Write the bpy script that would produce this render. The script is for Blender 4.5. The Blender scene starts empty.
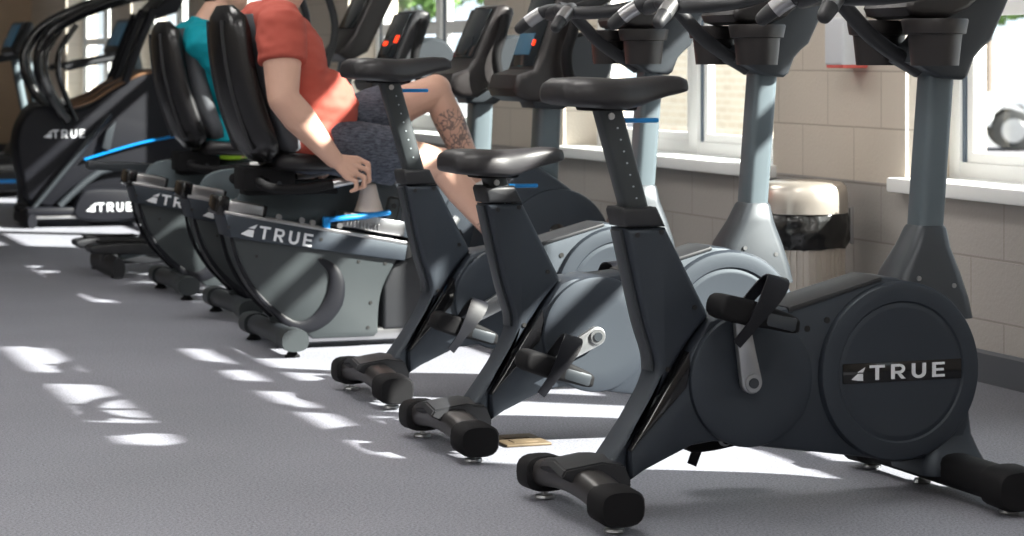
import bpy, bmesh, math, random
from mathutils import Vector, Matrix, noise
random.seed(7)
V = Vector
R = math.radians
scene = bpy.context.scene
COL = scene.collection

# ------------------------------------------------------------------ materials
def nm(name):
    m = bpy.data.materials.new(name); m.use_nodes = True
    nt = m.node_tree
    return m, nt, nt.nodes['Principled BSDF']

def mat(name, col, rough=.5, metal=0., spec=.5, bump=0., bscale=200., var=0., vscale=6., coat=0.):
    """plain procedural material: slight tone variation and a fine grain"""
    m, nt, p = nm(name)
    p.inputs['Roughness'].default_value = rough
    p.inputs['Metallic'].default_value = metal
    p.inputs['Specular IOR Level'].default_value = spec
    p.inputs['Coat Weight'].default_value = coat
    tc = nt.nodes.new('ShaderNodeTexCoord')
    n = nt.nodes.new('ShaderNodeTexNoise'); n.inputs['Scale'].default_value = vscale; n.inputs['Detail'].default_value = 4
    nt.links.new(tc.outputs['Object'], n.inputs['Vector'])
    r = nt.nodes.new('ShaderNodeValToRGB')
    a = 1 - var; b = 1 + var
    r.color_ramp.elements[0].position = .3; r.color_ramp.elements[1].position = .7
    r.color_ramp.elements[0].color = (col[0]*a, col[1]*a, col[2]*a, 1)
    r.color_ramp.elements[1].color = (col[0]*b, col[1]*b, col[2]*b, 1)
    nt.links.new(n.outputs['Fac'], r.inputs['Fac'])
    nt.links.new(r.outputs['Color'], p.inputs['Base Color'])
    if bump:
        g = nt.nodes.new('ShaderNodeTexNoise'); g.inputs['Scale'].default_value = bscale; g.inputs['Detail'].default_value = 2
        nt.links.new(tc.outputs['Object'], g.inputs['Vector'])
        bp = nt.nodes.new('ShaderNodeBump'); bp.inputs['Strength'].default_value = bump; bp.inputs['Distance'].default_value = .002
        nt.links.new(g.outputs['Fac'], bp.inputs['Height']); nt.links.new(bp.outputs['Normal'], p.inputs['Normal'])
    return m

def emis(name, col, s):
    m, nt, p = nm(name)
    p.inputs['Base Color'].default_value = (*col, 1)
    p.inputs['Emission Color'].default_value = (*col, 1); p.inputs['Emission Strength'].default_value = s
    return m

M = {}
M['shell'] = mat('charcoal plastic', (.0085, .0115, .0185), .58, 0, .75, .12, 500, .06)
for _m in (M['shell'],): _m.node_tree.nodes['Principled BSDF'].inputs['Specular Tint'].default_value = (.82, .92, 1, 1)
M['shell2'] = mat('soft black plastic', (.013, .014, .017), .5, 0, .5, .1, 500, .06)
M['deep'] = mat('deep navy black plastic', (.0045, .005, .008), .5, 0, .25, .1, 500, .06)
M['gloss'] = mat('gloss black plastic', (.008, .008, .009), .1, 0, .5, 0, 1, .02)
M['cap'] = mat('black rubber', (.007, .007, .008), .7, 0, .15, .2, 300, .05)
M['tubebrown'] = mat('dark bronze grey paint', (.024, .022, .022), .36, .2, .5, .05, 400, .05)
M['mast'] = mat('silver grey paint', (.092, .118, .134), .42, .2, .5, .06, 500, .04)
M['mbase'] = mat('dark metallic grey plastic', (.034, .040, .047), .40, .3, .5, .06, 500, .04)
M['panel'] = mat('slate grey plastic', (.028, .034, .037), .45, .1, .5, .08, 400, .05)
M['alu'] = mat('brushed aluminium', (.40, .40, .41), .3, .9, .5, .05, 300, .06)
M['steel'] = mat('satin steel', (.34, .35, .36), .34, .85, .5, .04, 300, .05)
M['blue'] = mat('bright blue plastic', (.0, .20, .55), .4, 0, .5, 0, 1, .05)
M['semigloss'] = mat('semi gloss black plastic', (.008, .008, .009), .27, 0, .5, 0, 1, .02)
M['vinyl'] = mat('black vinyl', (.015, .014, .016), .45, 0, .45, .12, 260, .08)
M['fabric'] = mat('charcoal seat vinyl', (.07, .075, .085), .6, 0, .4, .15, 200, .06)
M['white'] = mat('white print', (.62, .64, .67), .5)
M['dot'] = mat('pale printed dots', (.35, .4, .42), .5)
M['hole'] = mat('black bolt', (.004, .004, .004), .6)
M['screen'] = mat('dark screen', (.012, .016, .02), .12, 0, .6)
M['bscreen'] = emis('blue lit screen', (.03, .08, .125), .35)
M['led'] = emis('red lit digits', (1, .05, .01), 1.6)
M['brownplastic'] = mat('brown black plastic', (.015, .0125, .0130), .42, 0, .5, .06, 400, .05)
M['trimwhite'] = mat('white vinyl frame', (.80, .81, .80), .4, 0, .5, 0, 1, .02)
M['sash'] = mat('blue grey gasket', (.09, .12, .16), .45)
M['brass'] = mat('worn brass plate', (.10, .072, .042), .55, .2, .5, .2, 60, .25, 12)
M['paper'] = mat('pale paper', (.86, .74, .66), .7)
M['navy'] = mat('navy rim', (.02, .05, .12), .5)
M['red'] = mat('red print', (.7, .12, .1), .5)
M['bag'] = mat('black bin liner', (.006, .006, .006), .22, 0, .6, .9, 14, .1)
M['can'] = mat('brushed stainless steel', (.60, .55, .49), .32, .8, .5, .03, 200, .08)
M['skin'] = mat('light skin', (.50, .30, .225), .5, 0, .4, .12, 120, .08, 14)
M['hairb'] = mat('brown hair', (.07, .045, .03), .6, 0, .4, .6, 160, .3, 40)
M['shoe'] = mat('grey running shoe', (.16, .16, .18), .6, 0, .4, .2, 200, .15, 30)
M['sock'] = mat('white sock', (.7, .7, .7), .8)
M['eye'] = mat('dark eye', (.02, .015, .012), .15)
M['salmon'] = mat('salmon red jersey', (.40, .082, .060), .8, 0, .25, .25, 350, .07, 5)
M['teal'] = mat('teal jersey', (.0, .24, .30), .75, 0, .25, .2, 350, .07, 5)
M['lime'] = mat('lime green fabric', (.26, .46, .02), .75, 0, .25, .2, 300, .05)
M['black'] = mat('black bezel', (.01, .01, .011), .35)
M['brown_glint'] = mat('painted brown highlight', (.16, .085, .045), .35, .2)  # brown reflection put into a colour, for the shroud edges

def heather(name, c1, c2):
    m, nt, p = nm(name); p.inputs['Roughness'].default_value = .85
    tc = nt.nodes.new('ShaderNodeTexCoord'); mp = nt.nodes.new('ShaderNodeMapping'); mp.inputs['Scale'].default_value = (30, 30, 110)
    n = nt.nodes.new('ShaderNodeTexNoise'); n.inputs['Scale'].default_value = 1.6; n.inputs['Detail'].default_value = 5; n.inputs['Roughness'].default_value = .7
    r = nt.nodes.new('ShaderNodeValToRGB'); r.color_ramp.elements[0].position = .38; r.color_ramp.elements[1].position = .64
    r.color_ramp.elements[0].color = (*c1, 1); r.color_ramp.elements[1].color = (*c2, 1)
    nt.links.new(tc.outputs['Object'], mp.inputs['Vector']); nt.links.new(mp.outputs['Vector'], n.inputs['Vector'])
    nt.links.new(n.outputs['Fac'], r.inputs['Fac']); nt.links.new(r.outputs['Color'], p.inputs['Base Color'])
    return m
M['shorts'] = heather('heathered navy grey shorts', (.014, .018, .032), (.085, .097, .125))

def tattoo_skin():
    """skin with inked line work on the two lower legs (object space)"""
    m, nt, p = nm('skin with tattoos'); p.inputs['Roughness'].default_value = .5
    L = nt.links; N = nt.nodes
    tc = N.new('ShaderNodeTexCoord'); sx = N.new('ShaderNodeSeparateXYZ'); L.new(tc.outputs['Object'], sx.inputs[0])
    vor = N.new('ShaderNodeTexVoronoi'); vor.feature = 'DISTANCE_TO_EDGE'; vor.inputs['Scale'].default_value = 34
    nz = N.new('ShaderNodeTexNoise'); nz.inputs['Scale'].default_value = 18
    add = N.new('ShaderNodeMixRGB'); add.blend_type = 'ADD'; add.inputs[0].default_value = .12
    L.new(tc.outputs['Object'], add.inputs[1]); L.new(nz.outputs['Color'], add.inputs[2]); L.new(add.outputs[0], vor.inputs['Vector'])
    lt = N.new('ShaderNodeMath'); lt.operation = 'LESS_THAN'; lt.inputs[1].default_value = .09; L.new(vor.outputs['Distance'], lt.inputs[0])
    def sphere(c, r):
        d = N.new('ShaderNodeVectorMath'); d.operation = 'DISTANCE'; d.inputs[1].default_value = c; L.new(tc.outputs['Object'], d.inputs[0])
        q = N.new('ShaderNodeMath'); q.operation = 'LESS_THAN'; q.inputs[1].default_value = r; L.new(d.outputs['Value'], q.inputs[0]); return q
    a = sphere((.715, .06, .775), .085); b = sphere((.80, -.15, .40), .085)
    mx = N.new('ShaderNodeMath'); mx.operation = 'MAXIMUM'; L.new(a.outputs[0], mx.inputs[0]); L.new(b.outputs[0], mx.inputs[1])
    mu = N.new('ShaderNodeMath'); mu.operation = 'MULTIPLY'; L.new(mx.outputs[0], mu.inputs[0]); L.new(lt.outputs[0], mu.inputs[1])
    m2 = N.new('ShaderNodeMath'); m2.operation = 'MULTIPLY'; m2.inputs[1].default_value = .75; L.new(mu.outputs[0], m2.inputs[0])
    n2 = N.new('ShaderNodeTexNoise'); n2.inputs['Scale'].default_value = 12; L.new(tc.outputs['Object'], n2.inputs['Vector'])
    cr = N.new('ShaderNodeValToRGB'); cr.color_ramp.elements[0].color = (.52, .31, .235, 1); cr.color_ramp.elements[1].color = (.60, .37, .28, 1); L.new(n2.outputs['Fac'], cr.inputs['Fac'])
    mix = N.new('ShaderNodeMixRGB'); mix.inputs[2].default_value = (.06, .06, .07, 1)
    L.new(m2.outputs[0], mix.inputs[0]); L.new(cr.outputs['Color'], mix.inputs[1]); L.new(mix.outputs[0], p.inputs['Base Color'])
    return m
M['skint'] = tattoo_skin()

def glass():
    m = bpy.data.materials.new('window glass'); m.use_nodes = True; nt = m.node_tree; nt.nodes.clear()
    o = nt.nodes.new('ShaderNodeOutputMaterial'); mx = nt.nodes.new('ShaderNodeMixShader'); t = nt.nodes.new('ShaderNodeBsdfTransparent'); g = nt.nodes.new('ShaderNodeBsdfGlossy')
    t.inputs['Color'].default_value = (.96, .98, .97, 1); g.inputs['Roughness'].default_value = .02
    lw = nt.nodes.new('ShaderNodeLayerWeight'); pw = nt.nodes.new('ShaderNodeMath'); pw.operation = 'POWER'; pw.inputs[1].default_value = 5
    f = nt.nodes.new('ShaderNodeMath'); f.operation = 'MULTIPLY_ADD'; f.inputs[1].default_value = .5; f.inputs[2].default_value = .03
    nt.links.new(lw.outputs['Facing'], pw.inputs[0]); nt.links.new(pw.outputs[0], f.inputs[0])
    nt.links.new(f.outputs[0], mx.inputs[0]); nt.links.new(t.outputs[0], mx.inputs[1]); nt.links.new(g.outputs[0], mx.inputs[2]); nt.links.new(mx.outputs[0], o.inputs[0])
    return m
M['glass'] = glass()

def block_wall():
    """painted concrete block: courses of 0.2 m, beige above the sill line, taupe paint below it"""
    m, nt, p = nm('painted concrete block'); N = nt.nodes; L = nt.links
    p.inputs['Roughness'].default_value = .55
    tc = N.new('ShaderNodeTexCoord'); sx = N.new('ShaderNodeSeparateXYZ'); L.new(tc.outputs['Object'], sx.inputs[0])
    ad = N.new('ShaderNodeMath'); ad.operation = 'ADD'; L.new(sx.outputs['X'], ad.inputs[0]); L.new(sx.outputs['Y'], ad.inputs[1])
    cx = N.new('ShaderNodeCombineXYZ'); L.new(ad.outputs[0], cx.inputs['X']); L.new(sx.outputs['Z'], cx.inputs['Y'])
    b = N.new('ShaderNodeTexBrick'); L.new(cx.outputs[0], b.inputs['Vector'])
    b.inputs['Scale'].default_value = 1; b.inputs['Brick Width'].default_value = .4; b.inputs['Row Height'].default_value = .2
    b.inputs['Mortar Size'].default_value = .004; b.inputs['Mortar Smooth'].default_value = .4; b.offset = .5
    b.inputs['Color1'].default_value = (1, 1, 1, 1); b.inputs['Color2'].default_value = (.96, .96, .96, 1); b.inputs['Mortar'].default_value = (.72, .70, .68, 1)
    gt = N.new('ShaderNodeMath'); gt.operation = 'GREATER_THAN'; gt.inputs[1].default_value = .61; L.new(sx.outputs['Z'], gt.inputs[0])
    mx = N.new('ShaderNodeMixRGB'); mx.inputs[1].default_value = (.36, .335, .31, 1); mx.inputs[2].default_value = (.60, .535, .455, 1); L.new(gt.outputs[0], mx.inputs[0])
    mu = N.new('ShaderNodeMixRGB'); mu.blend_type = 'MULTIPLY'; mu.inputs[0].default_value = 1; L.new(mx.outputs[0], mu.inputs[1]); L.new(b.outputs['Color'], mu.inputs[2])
    L.new(mu.outputs[0], p.inputs['Base Color'])
    n = N.new('ShaderNodeTexNoise'); n.inputs['Scale'].default_value = 90; L.new(tc.outputs['Object'], n.inputs['Vector'])
    sm = N.new('ShaderNodeMath'); sm.operation = 'MULTIPLY_ADD'; sm.inputs[1].default_value = -1.5; L.new(b.outputs['Fac'], sm.inputs[0]); L.new(n.outputs['Fac'], sm.inputs[2])
    bp = N.new('ShaderNodeBump'); bp.inputs['Strength'].default_value = .35; bp.inputs['Distance'].default_value = .004
    L.new(sm.outputs[0], bp.inputs['Height']); L.new(bp.outputs[0], p.inputs['Normal'])
    return m
M['wall'] = block_wall()

def floor_mat():
    m, nt, p = nm('speckled rubber floor'); N = nt.nodes; L = nt.links
    p.inputs['Roughness'].default_value = .62; p.inputs['Specular IOR Level'].default_value = .35
    tc = N.new('ShaderNodeTexCoord')
    n1 = N.new('ShaderNodeTexNoise'); n1.inputs['Scale'].default_value = 150; n1.inputs['Detail'].default_value = 3; n1.inputs['Roughness'].default_value = .8
    n2 = N.new('ShaderNodeTexNoise'); n2.inputs['Scale'].default_value = 1.1; n2.inputs['Detail'].default_value = 4
    L.new(tc.outputs['Object'], n1.inputs['Vector']); L.new(tc.outputs['Object'], n2.inputs['Vector'])
    r = N.new('ShaderNodeValToRGB'); e = r.color_ramp.elements; e[0].position = .36; e[0].color = (.095, .098, .118, 1); e[1].position = .62; e[1].color = (.275, .28, .32, 1)
    L.new(n1.outputs['Fac'], r.inputs['Fac'])
    r2 = N.new('ShaderNodeValToRGB'); e = r2.color_ramp.elements; e[0].position = .3; e[0].color = (.86, .86, .86, 1); e[1].position = .7; e[1].color = (1.06, 1.06, 1.06, 1)
    L.new(n2.outputs['Fac'], r2.inputs['Fac'])
    mu = N.new('ShaderNodeMixRGB'); mu.blend_type = 'MULTIPLY'; mu.inputs[0].default_value = 1; L.new(r.outputs[0], mu.inputs[1]); L.new(r2.outputs[0], mu.inputs[2])
    L.new(mu.outputs[0], p.inputs['Base Color'])
    bp = N.new('ShaderNodeBump'); bp.inputs['Strength'].default_value = .25; bp.inputs['Distance'].default_value = .002
    L.new(n1.outputs['Fac'], bp.inputs['Height']); L.new(bp.outputs[0], p.inputs['Normal'])
    return m
M['floor'] = floor_mat()

def brick_ext():
    m, nt, p = nm('pale exterior brick'); N = nt.nodes; L = nt.links
    tc = N.new('ShaderNodeTexCoord'); sx = N.new('ShaderNodeSeparateXYZ'); L.new(tc.outputs['Object'], sx.inputs[0])
    ad = N.new('ShaderNodeMath'); ad.operation = 'ADD'; L.new(sx.outputs['X'], ad.inputs[0]); L.new(sx.outputs['Y'], ad.inputs[1])
    cx = N.new('ShaderNodeCombineXYZ'); L.new(ad.outputs[0], cx.inputs['X']); L.new(sx.outputs['Z'], cx.inputs['Y'])
    b = N.new('ShaderNodeTexBrick'); L.new(cx.outputs[0], b.inputs['Vector']); b.inputs['Scale'].default_value = 1
    b.inputs['Brick Width'].default_value = .22; b.inputs['Row Height'].default_value = .075; b.inputs['Mortar Size'].default_value = .008
    b.inputs['Color1'].default_value = (.70, .62, .50, 1); b.inputs['Color2'].default_value = (.62, .53, .42, 1); b.inputs['Mortar'].default_value = (.74, .70, .62, 1)
    L.new(b.outputs['Color'], p.inputs['Base Color']); p.inputs['Roughness'].default_value = .9
    return m
M['brick'] = brick_ext()
M['asphalt'] = mat('grey asphalt', (.20, .20, .21), .9, 0, .3, .3, 60, .15, 3)
M['leaf'] = mat('green leaves', (.10, .19, .05), .7, 0, .3, 0, 1, .45, 3)
M['bark'] = mat('grey bark', (.16, .13, .11), .9, 0, .2, .5, 40, .3, 12)
M['ceil'] = mat('white ceiling', (.72, .70, .66), .8)
M['tan'] = mat('tan painted wall', (.56, .42, .29), .7, 0, .3, .1, 60, .05, 2)
M['plainwall'] = mat('beige painted wall', (.55, .50, .44), .7, 0, .3, .1, 60, .04, 2)
M['basegrey'] = mat('dark grey rubber skirting', (.07, .075, .085), .5)
M['fill_glow'] = emis('added fill diffuser', (1.0, .97, .93), 12.0)  # glow of the added fill panels on the ceiling
M['carwhite'] = mat('white car paint', (.75, .76, .78), .25, 0, .5, 0, 1, .02, 6, .5)
M['carglass'] = mat('dark car glass', (.02, .03, .035), .08, 0, .6)
M['tyre'] = mat('grey black tyre', (.03, .03, .03), .8)
M['poster'] = mat('pale poster print', (.62, .62, .6), .6, 0, .3, 0, 1, .35, 9)

# ------------------------------------------------------------------ mesh helpers
def catmull(pts, k=4, closed=False):
    P = [V(p) for p in pts]; n = len(P); out = []
    rng = range(n if closed else n-1)
    for i in rng:
        if closed: p0, p1, p2, p3 = P[i-1], P[i], P[(i+1) % n], P[(i+2) % n]
        else: p0, p1, p2, p3 = P[max(i-1, 0)], P[i], P[i+1], P[min(i+2, n-1)]
        for j in range(k):
            t = j/k
            out.append(.5*((2*p1)+(p2-p0)*t+(2*p0-5*p1+4*p2-p3)*t*t+(3*p1-p0-3*p2+p3)*t**3))
    if not closed: out.append(P[-1])
    return out

def sm2(pts, k=4, closed=True):
    return [(p.x, p.y) for p in catmull([(a, b, 0) for a, b in pts], k, closed)]

def merge(dst, src):
    me = bpy.data.meshes.new('tmp'); src.to_mesh(me); src.free(); dst.from_mesh(me); bpy.data.meshes.remove(me)

def poly_y(bm, pts, y0, y1, bev=.006, seg=2, mid=None):
    """outline in X-Z given real thickness along Y, rim rounded"""
    b = bmesh.new()
    a = [b.verts.new((x, y0, z)) for x, z in pts]; c = [b.verts.new((x, y1, z)) for x, z in pts]
    n = len(pts); f0 = b.faces.new(a); f1 = b.faces.new(c)
    for i in range(n): b.faces.new((a[i], a[(i+1) % n], c[(i+1) % n], c[i]))
    bmesh.ops.recalc_face_normals(b, faces=b.faces[:])
    if bev:
        ed = [e for e in b.edges if (e.verts[0].co.y == e.verts[1].co.y)]
        bmesh.ops.bevel(b, geom=ed, offset=bev, segments=seg, profile=.5, affect='EDGES', clamp_overlap=True)
    merge(bm, b)

def rbox(bm, c, s, bev=.005, rot=None, seg=2):
    b = bmesh.new(); bmesh.ops.create_cube(b, size=1)
    for v in b.verts: v.co = V((v.co.x*s[0], v.co.y*s[1], v.co.z*s[2]))
    if bev: bmesh.ops.bevel(b, geom=b.edges[:], offset=min(bev, min(s)*.45), segments=seg, profile=.5, affect='EDGES')
    mt = Matrix.Translation(V(c)) @ (rot.to_4x4() if rot else Matrix.Identity(4))
    b.transform(mt); merge(bm, b)

def skin_rings(bm, rings, cap=True, closed=False):
    vs = [[bm.verts.new(p) for p in r] for r in rings]; n = len(vs[0]); fs = []
    for i in range(len(vs)-1 + (1 if closed else 0)):
        A = vs[i]; B = vs[(i+1) % len(vs)]
        for j in range(n): fs.append(bm.faces.new((A[j], A[(j+1) % n], B[(j+1) % n], B[j])))
    if cap and not closed: fs.append(bm.faces.new(vs[0][::-1])); fs.append(bm.faces.new(vs[-1]))
    bmesh.ops.recalc_face_normals(bm, faces=fs)

def tube(bm, pts, r, n=12, k=0, sec=(1, 1), up=(0, 1, 0), ex=1., round_end=False, cap=True):
    """sweep; sec scales the section along (side, up); ex<1 squares the section"""
    P = catmull(pts, k) if k else [V(p) for p in pts]
    m = len(P)
    if not isinstance(r, (list, tuple)): r = [r]*m
    elif len(r) != m:
        q = len(r)-1; r = [r[min(int(i/(m-1)*q), q-1)]*(1-(i/(m-1)*q-min(int(i/(m-1)*q), q-1))) + r[min(int(i/(m-1)*q), q-1)+1]*(i/(m-1)*q-min(int(i/(m-1)*q), q-1)) for i in range(m)]
    rings = []
    up = V(up)
    def ring(p, t, rr):
        s = t.cross(up)
        if s.length < 1e-4: s = t.cross(V((1, 0, .01)))
        s.normalize(); u = s.cross(t).normalized(); o = []
        for j in range(n):
            a = 2*math.pi*j/n; ca, sa = math.cos(a), math.sin(a)
            o.append(p + s*(math.copysign(abs(ca)**ex, ca)*rr*sec[0]) + u*(math.copysign(abs(sa)**ex, sa)*rr*sec[1]))
        return o
    T = [((P[min(i+1, m-1)]-P[max(i-1, 0)]).normalized()) for i in range(m)]
    if round_end:
        for a in (80, 55, 28): rings.append(ring(P[0]-T[0]*r[0]*math.sin(R(a))*.9, T[0], r[0]*math.cos(R(a))))
    for i in range(m): rings.append(ring(P[i], T[i], r[i]))
    if round_end:
        for a in (28, 55, 80): rings.append(ring(P[-1]+T[-1]*r[-1]*math.sin(R(a))*.9, T[-1], r[-1]*math.cos(R(a))))
    skin_rings(bm, rings, cap)

def lathe(bm, prof, o, axis='y', n=48, cap=True):
    """prof: (position along axis, radius)"""
    o = V(o); rings = []
    for t, r in prof:
        g = []
        for j in range(n):
            a = 2*math.pi*j/n; c, s = math.cos(a)*r, math.sin(a)*r
            g.append(o + (V((c, t, s)) if axis == 'y' else V((c, s, t)) if axis == 'z' else V((t, c, s))))
        rings.append(g)
    skin_rings(bm, rings, cap)

def rrect(cx, cy, z, hx, hy, r=.01, k=3):
    out = []
    for sx, sy, a0 in ((1, 1, 0), (-1, 1, 90), (-1, -1, 180), (1, -1, 270)):
        for i in range(k+1):
            a = R(a0 + 90*i/k); out.append(V((cx+sx*(hx-r)+math.cos(a)*r, cy+sy*(hy-r)+math.sin(a)*r, z)))
    return out

def obj(name, bm, m, parent=None, loc=None, smooth=38):
    me = bpy.data.meshes.new(name); bm.to_mesh(me); bm.free()
    o = bpy.data.objects.new(name, me); COL.objects.link(o)
    ms = m if isinstance(m, (list, tuple)) else [m]
    for q in ms: me.materials.append(M[q] if isinstance(q, str) else q)
    if smooth:
        for p in me.polygons: p.use_smooth = True
        me.set_sharp_from_angle(angle=R(smooth))
    if parent: o.parent = parent
    if loc is not None: o.location = loc
    return o

def B(): return bmesh.new()

def tag(o, label=None, cat=None, group=None, kind=None):
    if label: o['label'] = label
    if cat: o['category'] = cat
    if group: o['group'] = group
    if kind: o['kind'] = kind
    return o

def thing(name, label, cat, loc, group=None, rz=0):
    o = bpy.data.objects.new(name, None); COL.objects.link(o); o.empty_display_size = .1
    o.location = loc; o.rotation_euler = (0, 0, rz)
    return tag(o, label, cat, group)

# ------------------------------------------------------------------ lettering
def glyph(ch):
    q = []
    w = .20
    def rect(x0, y0, x1, y1): q.append([(x0, y0), (x1, y0), (x1, y1), (x0, y1)])
    def arc(cx, cy, ro, ri, a0, a1, n=8, sy=1.):
        for i in range(n):
            a, b = R(a0+(a1-a0)*i/n), R(a0+(a1-a0)*(i+1)/n)
            q.append([(cx+ri*math.cos(a), cy+ri*math.sin(a)), (cx+ro*math.cos(a), cy+ro*math.sin(a)), (cx+ro*math.cos(b), cy+ro*math.sin(b)), (cx+ri*math.cos(b), cy+ri*math.sin(b))])
    if ch == 'T': rect(0, .82, .84, 1); rect(.32, 0, .52, .82); return q, .84
    if ch == 'R':
        rect(0, 0, w, 1); rect(w, .83, .46, 1); rect(w, .36, .46, .53); arc(.46, .68, .32, .15, -90, 90)
        q.append([(.34, .37), (.54, .37), (.80, 0), (.57, 0)]); return q, .80
    if ch == 'U':
        rect(0, .36, w, 1); rect(.60, .36, .80, 1); arc(.40, .38, .40, .20, 180, 360, 12); return q, .80
    if ch == 'E': rect(0, 0, w, 1); rect(w, .83, .70, 1); rect(w, .42, .64, .58); rect(w, 0, .70, .17); return q, .70

def write_word(word, o, h, ang=0., gap=.30, depth=.0012, sx=1.0):
    """raised letters on a face looking towards -Y; o = (x, y, z) of the lower left corner"""
    b = B(); c, s = math.cos(ang), math.sin(ang); u = 0
    for ch in word:
        q, wd = glyph(ch)
        for f in q:
            p = []
            for a, d in f:
                a = (a+u)*h*sx; d = d*h; p.append((o[0]+a*c-d*s, o[2]+a*s+d*c))
            poly_y(b, p, o[1]-depth, o[1]+depth, 0)
        u += wd+gap
    return b

def emblem(o, h, ang=0.):
    b = B(); c, s = math.cos(ang), math.sin(ang)
    for f in ([(0, .12), (.55, .55), (1.0, .55), (1.0, 0), (.5, .03)], [(.52, .66), (1.2, 1.05), (1.02, .66)]):
        poly_y(b, [(o[0]+a*h*c-d*h*s, o[2]+a*h*s+d*h*c) for a, d in f], o[1]-.0012, o[1]+.0012, 0)
    return b

def dots(pts, y, r, d=.002, n=12):
    b = B()
    for x, z in pts: lathe(b, [(-d, r*.7), (-d, r), (d, r)], (x, y, z), 'y', n)
    return b

def studs(name, m, parent, pts, y, r, d=.002):
    for p in pts: obj(name, dots([p], y, r, d), m, parent)

# ------------------------------------------------------------------ upright bike (x forward, z up, -y towards the aisle of the photographer)
def stabilizer(root, hl=.27, bow=.022, x=0., mt='tubebrown', k=1.):
    b = B()
    path = [(x, y, .062 + bow*max(0, 1-(abs(y)/(.8*hl))**2)) for y in [-hl+.07 + (2*hl-.14)*i/14 for i in range(15)]]
    tube(b, path, .043*k, 16, 0, (.98, .80), (0, 0, 1), .75)
    t = obj('stabilizer_tube', b, mt, root)
    for s in (-1, 1):
        b = B(); tube(b, [(x, s*(hl-.085), .063), (x, s*(hl-.08), .063), (x, s*(hl-.01), .060), (x, s*hl, .060)], [.044*k, .051*k, .051*k, .045*k], 20, 0, (1.08, .82), (0, 0, 1), .68)
        c = obj('end_cap', b, 'cap', root)
        b = B(); lathe(b, [(0, .022), (.004, .024), (.010, .022), (.011, .008), (.03, .007)], (x, s*(hl-.055), 0), 'z', 18)
        obj('levelling_foot', b, 'steel', c)
    return t

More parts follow.
